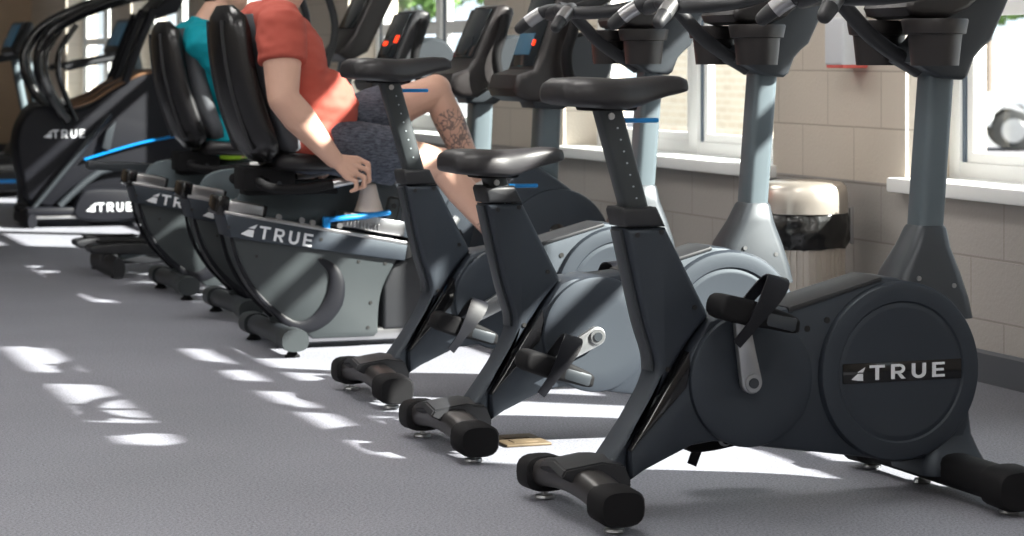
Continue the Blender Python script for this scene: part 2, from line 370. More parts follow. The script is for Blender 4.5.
def build_upright(loc, label, seat_dz, crank_ang, pedal_tilt, strap_lean, group):
    root = thing('upright_bike', label, 'exercise bike', loc, group)
    # ---- base
    stabilizer(root)
    b = B()
    rings = []
    for y in (-.075, -.05, 0, .05, .075):
        k = .012*(abs(y)/.075)
        rings.append([V((-.070, y, .112-k)), V((-.060, y, .130-k)), V((.03, y, .142-k)), V((.085, y, .132-k)), V((.102, y, .090-k)), V((.096, y, .060)), V((.07, y, .056)), V((.055, y, .085)), V((-.045, y, .10-k))])
    skin_rings(b, rings); bmesh.ops.bevel(b, geom=[e for e in b.edges if e.calc_face_angle(0) > .6], offset=.004, segments=2, affect='EDGES')
    obj('foot_bracket', b, 'shell2', root)
    # ---- post shell
    b = B()
    left = sm2([(.098, .655), (.118, .564), (.148, .44), (.172, .365), (.176, .325), (.160, .28), (.128, .225), (.04, .105)], 4, False)
    right = [(.10, .085), (.104, .15)] + sm2([(.135, .205), (.19, .293), (.25, .385), (.305, .447)], 3, False) + [(.300, .462), (.198, .655)]
    poly_y(b, left+right, -.052, .052, .014, 3)
    sh = obj('post_shell', b, 'shell', root)
    b = B(); poly_y(b, [(.097, .658), (.197, .658), (.178, .696), (.174, .703), (.092, .703), (.088, .694)], -.055, .055, .010, 3)
    obj('post_collar', b, 'shell2', root)
    studs('screw', 'hole', sh, [(.125, .64), (.185, .645), (.268, .47), (.112, .135), (.20, .33)], -.0525, .006)
    # rear strip of the post
    b = B()
    st = [(x-.004, z) for x, z in sm2([(.098, .65), (.118, .564), (.148, .44), (.172, .365), (.176, .325)], 4, False)]
    tube(b, [(x, 0, z) for x, z in st], .030, 10, 0, (.22, 1.0), (0, 1, 0), .6)
    obj('rear_strip', b, 'mbase', sh)
    # ---- housing web between the discs
    b = B()
    web = [(.105, .083), (.14, .104), (.20, .130), (.256, .154), (.31, .160), (.35, .157), (.43, .142), (.66, .108), (.78, .088), (.90, .088), (.975, .13), (.992, .25), (.992, .36),
           (.965, .44), (.90, .49), (.79, .522), (.745, .527), (.62, .494), (.50, .462), (.42, .456), (.335, .452), (.30, .44), (.262, .385), (.232, .335), (.232, .290), (.16, .22), (.102, .15)]
    poly_y(b, web, -.070, .070, .012, 2)
    web_o = obj('drive_housing', b, 'shell', root)
    for s in (-1, 1):
        b = B(); poly_y(b, [(.100, .150), (.138, .203), (.193, .290), (.246, .370), (.249, .330), (.238, .288)], s*.045, s*.0735, .002)
        obj('glossy_insert', b, 'gloss', web_o)
    studs('screw', 'hole', web_o, [(.548, .412), (.76, .128), (.60, .43)], -.0705, .0075)
    b = B()   # belt cover seam along the top
    poly_y(b, [(.50, .452), (.745, .518), (.742, .527), (.498, .464)], -.074, .074, .003); obj('belt_cover', b, 'shell2', web_o)
    # ---- crank disc + flywheel cover
    b = B()
    pr = [(-.082, .006), (-.082, .06), (-.083, .10), (-.083, .146), (-.080, .154), (-.072, .157), (.072, .157), (.080, .154), (.083, .146), (.083, .10), (.082, .006)]
    lathe(b, pr, (.402, 0, .300), 'y', 64); obj('crank_disc', b, 'shell', root)
    b = B()
    pr = [(-.084, .006), (-.084, .150), (-.0845, .156), (-.0815, .161), (-.0815, .164), (-.086, .168), (-.087, .196), (-.084, .208), (-.074, .214)]
    pr = pr + [(-t, r) for t, r in pr[::-1]]
    lathe(b, pr, (.79, 0, .302), 'y', 72); fw = obj('flywheel_cover', b, 'shell', root)
    b = B(); rbox(b, (.792, -.085, .3035), (.318, .004, .047), .0015); bd = obj('logo_band', b, 'gloss', fw)
    obj('lettering', write_word('TRUE', (.703, -.0876, .2865), .035, 0, .36, sx=1.36), 'white', fw)
    obj('emblem', emblem((.655, -.0876, .286), .030), 'white', fw)
    # ---- front shroud + stabilizer
    b = B()
    rg = [rrect(.935, 0, .30, .052, .060, .03), rrect(.940, 0, .22, .054, .062, .03), rrect(.940, 0, .14, .060, .070, .03), rrect(.938, 0, .10, .075, .085, .03), rrect(.938, 0, .068, .088, .100, .03), rrect(.938, 0, .05, .085, .098, .03)]
    skin_rings(b, rg); obj('front_shroud', b, 'shell', root)
    stabilizer(root, .38, .0, .935, 'cap', 1.16)
    b = B(); lathe(b, [(0, .020), (.004, .022), (.012, .018), (.013, .007), (.09, .007)], (.945, .09, 0), 'z', 18); obj('levelling_foot', b, 'steel', root)
    # ---- mast base, mast
    b = B()
    rg = [rrect(.885, 0, .42, .115, .078, .03), rrect(.885, 0, .47, .105, .074, .03), rrect(.885, 0, .53, .086, .066, .028), rrect(.894, 0, .59, .056, .055, .025), rrect(.901, 0, .635, .040, .047, .02), rrect(.901, 0, .642, .036, .042, .02)]
    skin_rings(b, rg); mb = obj('mast_base', b, 'mbase', root)
    studs('screw', 'steel', mb, [(.94, .50), (.845, .52)], -.070, .006)
    b = B()
    rg = [rrect(.901+(.030*(z-.63)/.38), 0, z, .034, .041, .018, 4) for z in (.62, .75, .88, 1.02)]
    skin_rings(b, rg); obj('mast', b, 'mast', root)
    # ---- head with cup holders
    b = B()
    hd = [(.835, 1.035), (.905, .998), (.968, .992), (.982, 1.002), (1.000, 1.045), (1.022, 1.068), (1.045, 1.085), (1.085, 1.165), (1.125, 1.25), (1.15, 1.32), (1.08, 1.34), (.985, 1.25), (.93, 1.16), (.88, 1.09), (.845, 1.06)]
    poly_y(b, hd, -.068, .068, .010, 3); obj('console_neck', b, 'mbase', root)
    for s in (-1, 1):
        b = B(); cy = s*.135
        # rim band with a raised lip and a tapering cup, open on top
        lathe(b, [(-.055, .05), (-.057, .056), (.016, .064), (.018, .073), (.048, .079), (.053, .077), (.053, .071), (.0, .058), (-.045, .05)], (.850, cy, 1.084), 'z', 36)
        cu = obj('cup_holder', b, 'brownplastic', root)
        b = B(); tube(b, [(.90, s*.06, 1.055), (.885, s*.085, 1.06), (.87, s*.10, 1.06)], .022, 12, 2); obj('bracket', b, 'shell', cu)
    # ---- handlebar
    b = B()
    tube(b, [(.885, 0, 1.015), (.845, 0, 1.040), (.80, 0, 1.066), (.755, 0, 1.097), (.715, 0, 1.135), (.672, 0, 1.178), (.64, 0, 1.200), (.62, 0, 1.203)], .0195, 14, 3)
    hb = obj('handlebar', b, 'shell2', root)
    for s in (-1, 1):
        b = B(); tube(b, [(.62, 0, 1.198), (.622, s*.07, 1.190), (.645, s*.15, 1.186), (.70, s*.215, 1.190), (.78, s*.25, 1.206), (.88, s*.262, 1.245), (.96, s*.255, 1.30), (.99, s*.235, 1.37)], .0205, 14, 4, round_end=True)
        obj('bar_end', b, 'shell2', hb)
        b = B(); tube(b, [(.635, s*.07, 1.203), (.615, s*.10, 1.198), (.588, s*.13, 1.180), (.562, s*.15, 1.157), (.545, s*.162, 1.140)], [.017, .019, .0205, .0205, .018], 14, 3, round_end=True)
        g = obj('grip', b, 'shell2', hb)
        b = B(); tube(b, [(.602, s*.116, 1.190), (.582, s*.134, 1.175), (.568, s*.145, 1.162)], .0222, 14, 3); obj('pulse_sensor', b, 'alu', g)
    # ---- console
    b = B()
    cp = [(.79, 1.165), (.80, 1.145), (.83, 1.137), (.90, 1.140), (.955, 1.160), (1.02, 1.215), (1.10, 1.30), (1.185, 1.425), (1.18, 1.45), (1.15, 1.455), (1.05, 1.33), (.97, 1.25), (.93, 1.215), (.86, 1.20), (.80, 1.185)]
    poly_y(b, cp, -.115, .115, .016, 3); co = obj('console', b, 'brownplastic', root)
    phi = math.atan2(.11, .135)
    b = B(); rbox(b, (1.098, 0, 1.385), (.05, .34, .21), .02, Matrix.Rotation(phi, 3, 'Y'), 3); obj('display_frame', b, 'shell2', co)
    b = B(); rbox(b, (1.077, 0, 1.402), (.006, .27, .15), .002, Matrix.Rotation(phi, 3, 'Y')); obj('screen', b, 'screen', co)
    # ---- seat post + saddle + lever
    dx = -.30*seat_dz
    b = B()
    ax = V((-.29, 0, 1)).normalized()
    top = V((.066, 0, .945)); ln = .36 if seat_dz > -.1 else .36
    p0 = top-ax*ln; tube(b, [p0, top], .0295, 16, 0, (1.0, 1.0), (0, 1, 0), .45)
    po = obj('seat_post', b, 'panel', root, (dx, 0, seat_dz))
    pts = [(top-ax*(.035+.028*i)) for i in range(9)]
    studs('adjustment_dot', 'dot', po, [(p.x+.002, p.z) for p in pts[1:]], -.0295, .0022)
    obj('bolt', dots([(pts[0].x-.006, pts[0].z)], -.030, .008, .003), 'alu', po)
    b = B()
    prof = [(-.064, .075, .978, .950), (-.058, .095, .992, .940), (-.040, .112, 1.000, .936), (.0, .120, 1.002, .932), (.05, .116, 1.000, .928), (.09, .098, .998, .926), (.13, .072, .999, .932), (.17, .052, 1.002, .944), (.21, .041, 1.005, .955), (.245, .034, 1.003, .962), (.264, .026, .996, .967), (.270, .014, .988, .974)]
    rings = []
    for x, hw, zt, zb in prof:
        r = []
        zc = (zt+zb)/2; hz = (zt-zb)/2
        for j in range(20):
            a = 2*math.pi*j/20; ca, sa = math.cos(a), math.sin(a)
            r.append(V((x, hw*math.copysign(abs(ca)**.42, ca), zc+hz*math.copysign(abs(sa)**.45, sa) - .010*(abs(ca)**2)*(1 if sa > 0 else 0))))
        rings.append(r)
    skin_rings(b, rings)
    sd = obj('saddle', b, 'vinyl', root, (dx, 0, seat_dz), 60)
    b = B(); rbox(b, (.07, 0, .934), (.12, .09, .02), .006); obj('saddle_clamp', b, 'cap', sd)
    b = B(); rbox(b, (.150, -.012, .901), (.085, .022, .011), .004); rbox(b, (.103, -.010, .901), (.02, .012, .014), .003)
    obj('adjuster_lever', b, 'blue', root, (dx, 0, seat_dz))
    # ---- cranks and pedals
    cx, cz = .387, .298
    for s in (-1, 1):
        a = crank_ang + (0 if s < 0 else math.pi)
        d = V((math.cos(a), 0, math.sin(a)))
        b = B()
        y = s*.102
        pl = []
        n = V((-d.z, 0, d.x))
        outl = [(d*(.160))+n*.0, ]
        pts2 = []
        for i in range(9): t = R(-90+180*i/8); q = d*(.165+.017*math.cos(t))+n*(.017*math.sin(t)); pts2.append((q.x, q.z))
        for i in range(11): t = R(90+180*i/10); q = d*(.026*math.cos(t))+n*(.026*math.sin(t)); pts2.append((q.x, q.z))
        poly_y(b, pts2, y-.010, y+.010, .004, 2)
        lathe(b, [(-.012, .010), (-.012, .020), (.012, .020)], (0, y+s*.004, 0), 'y', 24)
        ar = obj('crank_arm', b, 'steel', root, (cx, 0, cz))
        b = B(); lathe(b, [(-.003, .004), (-.003, .012), (.003, .012)], (0, y+s*.0165, 0), 'y', 20); obj('crank_bolt', b, 'mbase', ar)
        # pedal, built about its own spindle
        sp = V((cx, 0, cz))+d*.165
        pe = bpy.data.objects.new('pedal', None)
        b = B(); yy = -.165 if s < 0 else .148
        prof = sm2([(-.085, .030), (-.03, .033), (.03, .028), (.095, .018), (.105, .0), (.098, -.018), (.03, -.022), (-.03, -.026), (-.085, -.022), (-.098, .004)], 3)
        poly_y(b, prof, yy-.048, yy+.048, .012, 3)
        lathe(b, [(-.06, .011), (.0, .011)], (0, s*.115 + (.03 if s < 0 else .03), 0), 'y', 14)
        pd = obj('pedal', b, 'cap', root, (sp.x, 0, sp.z)); pd.rotation_euler = (0, pedal_tilt if s < 0 else R(-4), 0)
        b = B(); rbox(b, (.055, yy, .0), (.08, .100, .034), .008); obj('pedal_weight', b, 'mbase', pd)
        # strap: from below the outer edge, up and over, down to the inner edge
        b = B(); o = yy+s*.052; i_ = yy-s*.050
        c1 = strap_lean
        st = [(-.01-.080*c1, o, -.072), (-.01-.03*c1, o+s*.004, -.03), (-.01, o+s*.004, .0), (-.01+.04*c1, o+s*.002, .04), (-.01+.085*c1, o-s*.014, .084), (-.01+.10*c1, yy+s*.012, .098), (-.01+.09*c1, i_+s*.022, .084), (-.01+.04*c1, i_+s*.004, .035), (-.01, i_, .0)]
        P = catmull(st, 3); rings = []
        for q in range(len(P)):
            t = (P[min(q+1, len(P)-1)]-P[max(q-1, 0)]).normalized()
            w = V((1, 0, .25*0)); w = (w - t*w.dot(t)).normalized(); nn = t.cross(w).normalized()
            u = q/(len(P)-1); hw = .012 + .016*math.exp(-((u-.5)/.22)**2)
            rings.append([P[q]+w*hw+nn*.002, P[q]-w*hw+nn*.002, P[q]-w*hw-nn*.002, P[q]+w*hw-nn*.002])
        skin_rings(b, rings); obj('pedal_strap', b, 'deep', pd)
    return root

UG = 'upright bikes in the row'
build_upright((1.995, 5.04, 0), 'black upright exercise bike nearest the camera, facing right, with white lettering on its flywheel cover', 0., R(100), R(14), .45, UG)
build_upright((2.003, 6.01, 0), 'upright exercise bike with the lowest saddle, middle of three, pedal swung back', -.20, R(207), R(18), .3, UG)
build_upright((2.080, 6.98, 0), 'upright exercise bike in front of the man in red, farthest of three upright ones', .045, R(207), R(18), .3, UG)

# ------------------------------------------------------------------ recumbent bike
def build_recumbent(loc, label, seat_dx, group, led=False, blue_lever=True):
    root = thing('recumbent_bike', label, 'exercise bike', loc, group)
    sl = -.188      # slope of the inclined rail
    zr = lambda x: .500 + sl*(x+.2)
    # ---- rear foot
    b = B(); tube(b, [(0, -.30, .062), (0, .30, .062)], .036, 16); obj('stabilizer_tube', b, 'mbase', root)
    for s in (-1, 1):
        b = B(); tube(b, [(0, s*.235, .062), (0, s*.325, .062)], .044, 18, 0, (1.1, .9), (0, 0, 1), .8); c = obj('end_cap', b, 'panel', root)
        b = B(); lathe(b, [(0, .026), (.005, .028), (.012, .02), (.03, .008)], (0, s*.28, 0), 'z', 16); obj('levelling_foot', b, 'cap', c)
    b = B(); tube(b, [(0, 0, .07), (.06, 0, .085), (.15, 0, .07)], .035, 14, 3, (1.2, .8)); obj('foot_arm', b, 'panel', root)
    # ---- floor beam
    b = B(); rbox(b, (.83, 0, .042), (1.46, .11, .045), .010); obj('floor_beam', b, 'alu', root)
    # ---- main side panel, with a thick dark bow and the lettered band
    b = B()
    pts = [(-.168, zr(-.168)-.03), (.47, zr(.47)-.03)] + sm2([(.455, .325), (.415, .26), (.388, .20), (.376, .13), (.374, .05)], 3, False) + [(.36, .036), (.13, .036)] + sm2([(.115, .05), (.05, .085), (-.03, .155), (-.095, .235), (-.14, .33), (-.165, .41)], 3, False)
    poly_y(b, pts, -.082, .082, .010, 2); pn = obj('side_panel', b, 'panel', root)
    studs('screw', 'hole', pn, [(.335, .07), (.345, .16), (.40, .30), (-.08, .34), (.30, .31)], -.0825, .006)
    b = B()
    for s in (-1, 1):
        bow = [(-.172, s*.078, .42), (-.150, s*.084, .33), (-.100, s*.086, .235), (-.03, s*.086, .155), (.05, s*.086, .092), (.11, s*.086, .085), (.165, s*.086, .115), (.205, s*.086, .17), (.216, s*.086, .235), (.200, s*.086, .285), (.15, s*.085, .325)]
        tube(b, bow, [.006, .007, .008, .010, .016, .024, .032, .036, .030, .020, .006], 10, 3, (1, .3), (0, 1, 0))
    obj('bow_trim', b, 'deep', root)
    b = B(); poly_y(b, [(-.20, zr(-.2)-.005), (.482, zr(.482)-.005), (.472, zr(.472)-.065), (.40, zr(.4)-.07), (-.10, zr(-.1)-.085), (-.176, zr(-.176)-.085)], -.098, .098, .008, 2)
    bd = obj('lettered_band', b, 'shell', root)
    ang = math.atan(sl)
    obj('lettering', write_word('TRUE', (-.078, -.0985, zr(-.078)-.0725), .046, ang, .34, sx=1.04), 'white', bd)
    obj('emblem', emblem((-.142, -.0985, zr(-.142)-.072), .046, ang), 'white', bd)
    studs('screw', 'hole', bd, [(.155, zr(.155)-.038), (-.185, zr(-.185)-.05)], -.0985, .006)
    # ---- rail on top: pale strip, short silver head with black cap, toothed silver front rail
    rot = Matrix.Rotation(-ang, 3, 'Y')
    b = B(); rbox(b, (.14, -.085, zr(.14)), (.69, .022, .012), .003, rot); rbox(b, (.14, .085, zr(.14)), (.69, .022, .012), .003, rot); obj('rail_strip', b, 'alu', root)
    b = B(); rbox(b, (.14, 0, zr(.14)-.004), (.66, .15, .012), .002, rot); obj('rail_bed', b, 'shell2', root)
    b = B(); rbox(b, (-.115, -.01, zr(-.115)+.026), (.135, .13, .045), .010, rot, 3); obj('rail_head', b, 'alu', root)
    b = B(); rbox(b, (-.200, -.01, zr(-.2)+.022), (.045, .15, .07), .012, rot, 3); obj('rail_cap', b, 'gloss', root)
    b = B(); rbox(b, (-.045, -.01, zr(-.045)+.026), (.012, .125, .04), .003, rot); obj('rail_bumper', b, 'cap', root)
    b = B(); rbox(b, (.365, .0, zr(.365)+.048), (.24, .12, .055), .006, rot); fr = obj('front_rail', b, 'alu', root)
    b = B()
    for i in range(10): rbox(b, (.262+.013*i, -.064, zr(.262+.013*i)+.038), (.006, .008, .024), .001, rot)
    obj('rack_teeth', b, 'steel', fr)
    studs('bolt', 'alu', root, [(.0, zr(0)+.016), (.085, zr(.085)+.018), (.125, zr(.125)+.016), (.225, zr(.225)+.022)], -.09, .011, .006)
    b = B(); poly_y(b, [(.475, zr(.475)-.06), (.487, zr(.487)+.02), (.50, zr(.50)+.018), (.50, zr(.5)-.05)], -.09, .09, .004); obj('rail_end', b, 'cap', root)
    if blue_lever:
        b = B(); tube(b, [(.175, -.075, .462), (.25, -.072, .468), (.34, -.06, .472), (.425, -.04, .482)], .0105, 10, 3, (1, 1), round_end=True); rbox(b, (.178, -.082, .448), (.026, .024, .055), .006)
        obj('adjuster_lever', b, 'blue', root)
        b = B(); rbox(b, (.445, -.02, .487), (.052, .030, .105), .016, Matrix.Rotation(R(12), 3, 'Y'), 3); lp = obj('lever_pad', b, 'panel', root)
        obj('bolt', dots([(.447, .505)], -.036, .010), 'hole', lp)
    b = B(); poly_y(b, sm2([(-.10, .44), (-.105, .53), (-.05, .585), (.10, .60), (.40, .60), (.50, .575), (.525, .50), (.51, .36)], 3, False), .100, .130, .008, 2); obj('inner_cover', b, 'mast', root)
    # ---- seat carriage
    dz = seat_dx*sl
    S = V((seat_dx, 0, dz))
    b = B(); rbox(b, (-.03, 0, .615), (.19, .16, .085), .010); rbox(b, (.06, 0, .57), (.34, .11, .03), .006)
    ca = obj('seat_carriage', b, 'cap', root, S)
    studs('bolt', 'mbase', ca, [(-.06, .60), (.005, .598)], -.081, .008, .004)
    for s in (-1, 1):
        b = B(); tube(b, [(-.04, s*.07, .60), (-.075, s*.13, .608), (-.095, s*.19, .608), (-.085, s*.222, .598), (-.05, s*.235, .588), (.0, s*.24, .585), (.08, s*.245, .590), (.155, s*.25, .602)], .0175, 14, 4)
        h = obj('side_handle', b, 'cap', root, S)
        b = B(); tube(b, [(.150, s*.25, .601), (.22, s*.252, .614), (.27, s*.252, .625)], .0155, 12, 2, round_end=True); obj('handle_tip', b, 'alu', h)
    b = B()
    rings = []
    for x, hw, zt, zb in [(-.02, .15, .70, .655), (.0, .195, .715, .645), (.08, .21, .715, .64), (.22, .20, .705, .635), (.31, .165, .69, .63), (.345, .12, .675, .635)]:
        rings.append([V((x, hw*math.copysign(abs(math.cos(a))**.5, math.cos(a)), (zt+zb)/2+(zt-zb)/2*math.copysign(abs(math.sin(a))**.6, math.sin(a)))) for a in [2*math.pi*j/20 for j in range(20)]])
    skin_rings(b, rings); obj('seat', b, 'vinyl', root, S, 60)
    # backrest: shell and cushion lofted up a leaning spine
    def back(off, th, wk, zs0, zs1, grow=1.):
        b = B(); rings = []
        n = 14
        for i in range(n+1):
            t = i/n
            z = zs0+(zs1-zs0)*t
            x = -.022 - .122*((z-.68)/.55) - .03*math.sin(math.pi*min(1, max(0, (z-.68)/.55)))
            w = wk*(1.05-.19*t)*(1-(abs(2*t-1))**11*.42)
            e = (1-(abs(2*t-1))**9*.7)
            r = []
            for j in range(24):
                a = 2*math.pi*j/24; ca, sa = math.cos(a), math.sin(a)
                yy = w*math.copysign(abs(ca)**.55, ca)
                r.append(V((x+off+th*e*math.copysign(abs(sa)**.6, sa) + .035*(yy/wk)**2, yy, z - .0)))
            rings.append(r)
        skin_rings(b, rings); return b
    sb = obj('backrest_shell', back(-.037, .048, .205, .675, 1.235), 'semigloss', root, S, 50)
    b = B()
    for s in (-1, 1):
        pth = []
        for i in range(9):
            z = .72+.46*i/8; pth.append((-.022-.122*((z-.68)/.55)-.03*math.sin(math.pi*(z-.68)/.55)-.081+.012, s*(.128-.02*i/8), z))
        tube(b, pth, .010, 8, 2)
    obj('shell_rib', b, 'shell2', sb)
    obj('backrest_cushion', back(.048, .044, .198, .690, 1.205), 'fabric', root, S, 50)
    # ---- front: drive shroud, crank, pedals, mast, console
    b = B()
    fs = sm2([(.74, .10), (.76, .26), (.80, .42), (.86, .56), (.925, .645), (.965, .655), (1.05, .610), (1.16, .53), (1.26, .42), (1.315, .30), (1.33, .17), (1.31, .07), (1.2, .05), (.85, .05)], 4)
    poly_y(b, fs, -.085, .085, .016, 3); dh = obj('drive_shroud', b, 'shell', root)
    b = B(); lathe(b, [(-.094, .006), (-.094, .20), (-.09, .212), (-.08, .216), (.08, .216), (.09, .212), (.094, .20), (.094, .006)], (1.07, 0, .345), 'y', 56); obj('pulley_cover', b, 'shell', root)
    b = B(); lathe(b, [(-.112, .006), (-.112, .022), (-.10, .036), (-.09, .036)], (1.066, 0, .393), 'y', 28); obj('hub', b, 'gloss', root)
    b = B(); poly_y(b, [(.40, .055), (.40, .22), (.44, .30), (.52, .335), (.62, .30), (.76, .27), (.80, .06)], -.06, .06, .014, 3); obj('step_through_cover', b, 'shell2', root)
    for s, px, pz in ((-1, .865, .315), (1, .97, .465)):
        b = B(); tube(b, [(.925, s*.10, .39), (px, s*.115, pz)], .016, 12, 0, (1, .6)); obj('crank_arm', b, 'steel', root)
        b = B(); rbox(b, (px, s*.155, pz), (.11, .095, .03), .008, Matrix.Rotation(R(-25), 3, 'Y')); pe = obj('pedal', b, 'cap', root)
        b = B(); tube(b, [(px-.02, s*.105, pz), (px-.035, s*.11, pz+.06), (px-.045, s*.15, pz+.095), (px-.035, s*.20, pz+.06), (px-.02, s*.205, pz)], .014, 8, 3, (.2, 1), (1, 0, 0)); obj('pedal_strap', b, 'cap', pe)
    b = B()
    rg = [rrect(1.045+.015*(z-.55)/.3, 0, z, .045, .05, .02, 3) for z in (.55, .70, .86, .93)]
    skin_rings(b, rg); obj('mast', b, 'mast', root)
    b = B(); poly_y(b, [(.985, .86), (1.10, .855), (1.18, .905), (1.20, .96), (1.0, .95), (.965, .90)], -.075, .075, .012, 3); obj('mast_head', b, 'mbase', root)
    b = B()
    if blue_lever: hi = [(1.075, .98), (1.135, 1.15), (1.205, 1.34), (1.19, 1.37), (1.15, 1.385), (1.105, 1.375), (1.05, 1.27), (.985, 1.08)]; fl, fz = .36, 1.185
    else: hi = [(1.075, .98), (1.115, 1.10), (1.160, 1.23), (1.155, 1.255), (1.12, 1.27), (1.085, 1.262), (1.040, 1.18), (.985, 1.05)]; fl, fz = .22, 1.15
    cp = [(.872, .935), (.885, .905), (.93, .885), (1.00, .885), (1.055, .92)] + hi + [(.955, 1.005), (.89, .985)]
    poly_y(b, cp, -.155, .155, .022, 3); co = obj('console', b, 'brownplastic' if not led else 'shell2', root)
    (xa, za), (xb, zb) = hi[-1], hi[-2]
    ph = math.atan2(xb-xa, zb-za); fx = lambda z: xa+(xb-xa)*(z-za)/(zb-za)
    b = B(); rbox(b, (fx(fz)-.001, 0, fz), (.012, .25, fl), .004, Matrix.Rotation(ph, 3, 'Y')); obj('console_face', b, 'screen', co)
    dz_ = 1.100
    b = B(); rbox(b, (fx(dz_)-.008, .03, dz_), (.008, .16, .085), .002, Matrix.Rotation(ph, 3, 'Y'))
    obj('display', b, 'bscreen' if blue_lever else 'screen', co)
    b = B()
    for (yy, zz, sy, sz) in (((-.066, 1.105, .012, .022),) if not led else ((-.09, 1.135, .035, .035), (.05, 1.115, .06, .022))):
        rbox(b, (fx(zz)-.010, yy, zz), (.010, sy, sz), .001, Matrix.Rotation(ph, 3, 'Y'))
    if led or blue_lever: obj('red_digits', b, 'led', co)
    else: b.free()
    for s in (-1, 1):
        b = B(); tube(b, [(1.115, s*.160, 1.22), (1.09, s*.195, 1.15), (1.06, s*.205, 1.06), (1.075, s*.20, .97), (1.13, s*.16, .925), (1.15, s*.08, .91), (1.13, 0, .91)], .0205, 14, 4); obj('front_handle', b, 'cap', root)
    b = B(); lathe(b, [(-.05, .006), (-.05, .10), (-.03, .115), (.03, .115), (.05, .10), (.05, .006)], (1.20, 0, 1.03), 'y', 32); obj('console_back', b, 'mbase', root)
    return root

RG = 'recumbent bikes in the row'
RO = [(2.115, 8.34, 0), (2.205, 9.36, 0), (2.19, 10.42, 0)]
r1 = build_recumbent(RO[0], 'recumbent exercise bike on which the man in the salmon red shirt sits', 0, RG)
r2 = build_recumbent(RO[1], 'empty recumbent bike between the two riders, its seat slid forward', .36, RG, False, False)
r3 = build_recumbent(RO[2], 'recumbent exercise bike carrying the rider in the teal shirt', .13, RG, True, False)

# cup on the near rail
b = B(); lathe(b, [(0, .054), (.006, .056), (.008, .054), (.05, .040), (.105, .0265), (.108, .022)], (0, 0, 0), 'z', 32)
cup = thing('tapered_cup', 'pale tapered cup on the silver rail below the fist of the man', 'cup', (2.115+.365, 8.35, .478))
obj('cup_wall', b, 'paper', cup)
b = B(); lathe(b, [(-.006, .056), (-.006, .060), (.004, .0605), (.008, .057)], (0, 0, 0), 'z', 32); obj('rim', b, 'navy', cup)

# ------------------------------------------------------------------ people
def cap_prim(bm, p0, r0, p1, r1, f0=False, f1=False, n=20):
    p0, p1 = V(p0), V(p1); t = (p1-p0).normalized(); rings = []
    s = t.cross(V((0, 0, 1)));
    if s.length < .05: s = t.cross(V((0, 1, 0)))
    s.normalize(); u = s.cross(t)
    def ring(c, r): return [c+s*(math.cos(2*math.pi*j/n)*r)+u*(math.sin(2*math.pi*j/n)*r) for j in range(n)]
    if not f0:
        for a in (85, 60, 30): rings.append(ring(p0-t*r0*math.sin(R(a)), r0*math.cos(R(a))))
    rings += [ring(p0, r0), ring(p1, r1)]
    if not f1:
        for a in (30, 60, 85): rings.append(ring(p1+t*r1*math.sin(R(a)), r1*math.cos(R(a))))
    skin_rings(bm, rings)

def ell_prim(bm, c, rad, rot=None):
    b = bmesh.new(); bmesh.ops.create_icosphere(b, subdivisions=3, radius=1)
    mt = Matrix.Translation(V(c)) @ (rot.to_4x4() if rot else Matrix.Identity(4)) @ Matrix.Diagonal((*rad, 1))
    b.transform(mt); merge(bm, b)

def fuse(name, prims, m, parent, voxel=.008, it=6, wr=0., wscale=18, cuts=(), push=0.):
    bm = B()
    for p in prims:
        if p[0] == 'c': cap_prim(bm, *p[1:5], **(p[5] if len(p) > 5 else {}))
        else: ell_prim(bm, *p[1:])
    o = obj(name, bm, m, parent, None, 0)
    md = o.modifiers.new('r', 'REMESH'); md.mode = 'VOXEL'; md.voxel_size = voxel
    sm = o.modifiers.new('s', 'SMOOTH'); sm.iterations = it; sm.factor = .5
    bpy.context.view_layer.update()
    dg = bpy.context.evaluated_depsgraph_get(); ev = o.evaluated_get(dg)
    me = bpy.data.meshes.new_from_object(ev, depsgraph=dg)
    o.modifiers.clear(); old = o.data; o.data = me; bpy.data.meshes.remove(old); me.name = name
    if cuts or wr:
        bm = bmesh.new(); bm.from_mesh(me)
        for co, no in cuts:
            bmesh.ops.bisect_plane(bm, geom=bm.verts[:]+bm.edges[:]+bm.faces[:], plane_co=co, plane_no=no, clear_outer=True)
        if wr:
            bm.normal_update()
            for v in bm.verts:
                c = v.co
                d = noise.noise(V((c.x*wscale*.55, c.y*wscale*.5, c.z*wscale*1.3))) + .5*noise.noise(V((c.x*wscale*1.4+5, c.y*wscale, c.z*wscale*2.6)))
                v.co = c+v.normal*(d*wr)
        bm.to_mesh(me); bm.free()
    for p in me.polygons: p.use_smooth = True
    return o

def hand_prims(w, kn, side, curl=1):
    """w wrist, kn list of four knuckles index..little; fingers close round a bar running along x"""
    w = V(w); pr = []
    kn = [V(k) for k in kn]
    for k in kn: pr.append(('c', w+(k-w)*.2, .0185, k, .0125))
    L = [1, 1.08, 1.0, .82]
    for k, l in zip(kn, L):
        d1 = (V((.036, side*.010, -.016)))*l; d2 = (V((.004, -side*.004, -.034)))*l; d3 = V((-.018, -side*.022, -.010))*l
        a = k+d1; b_ = a+d2; c = b_+d3
        pr += [('c', k, .0100, a, .0092), ('c', a, .0092, b_, .0084), ('c', b_, .0084, c, .0075)]
    return pr

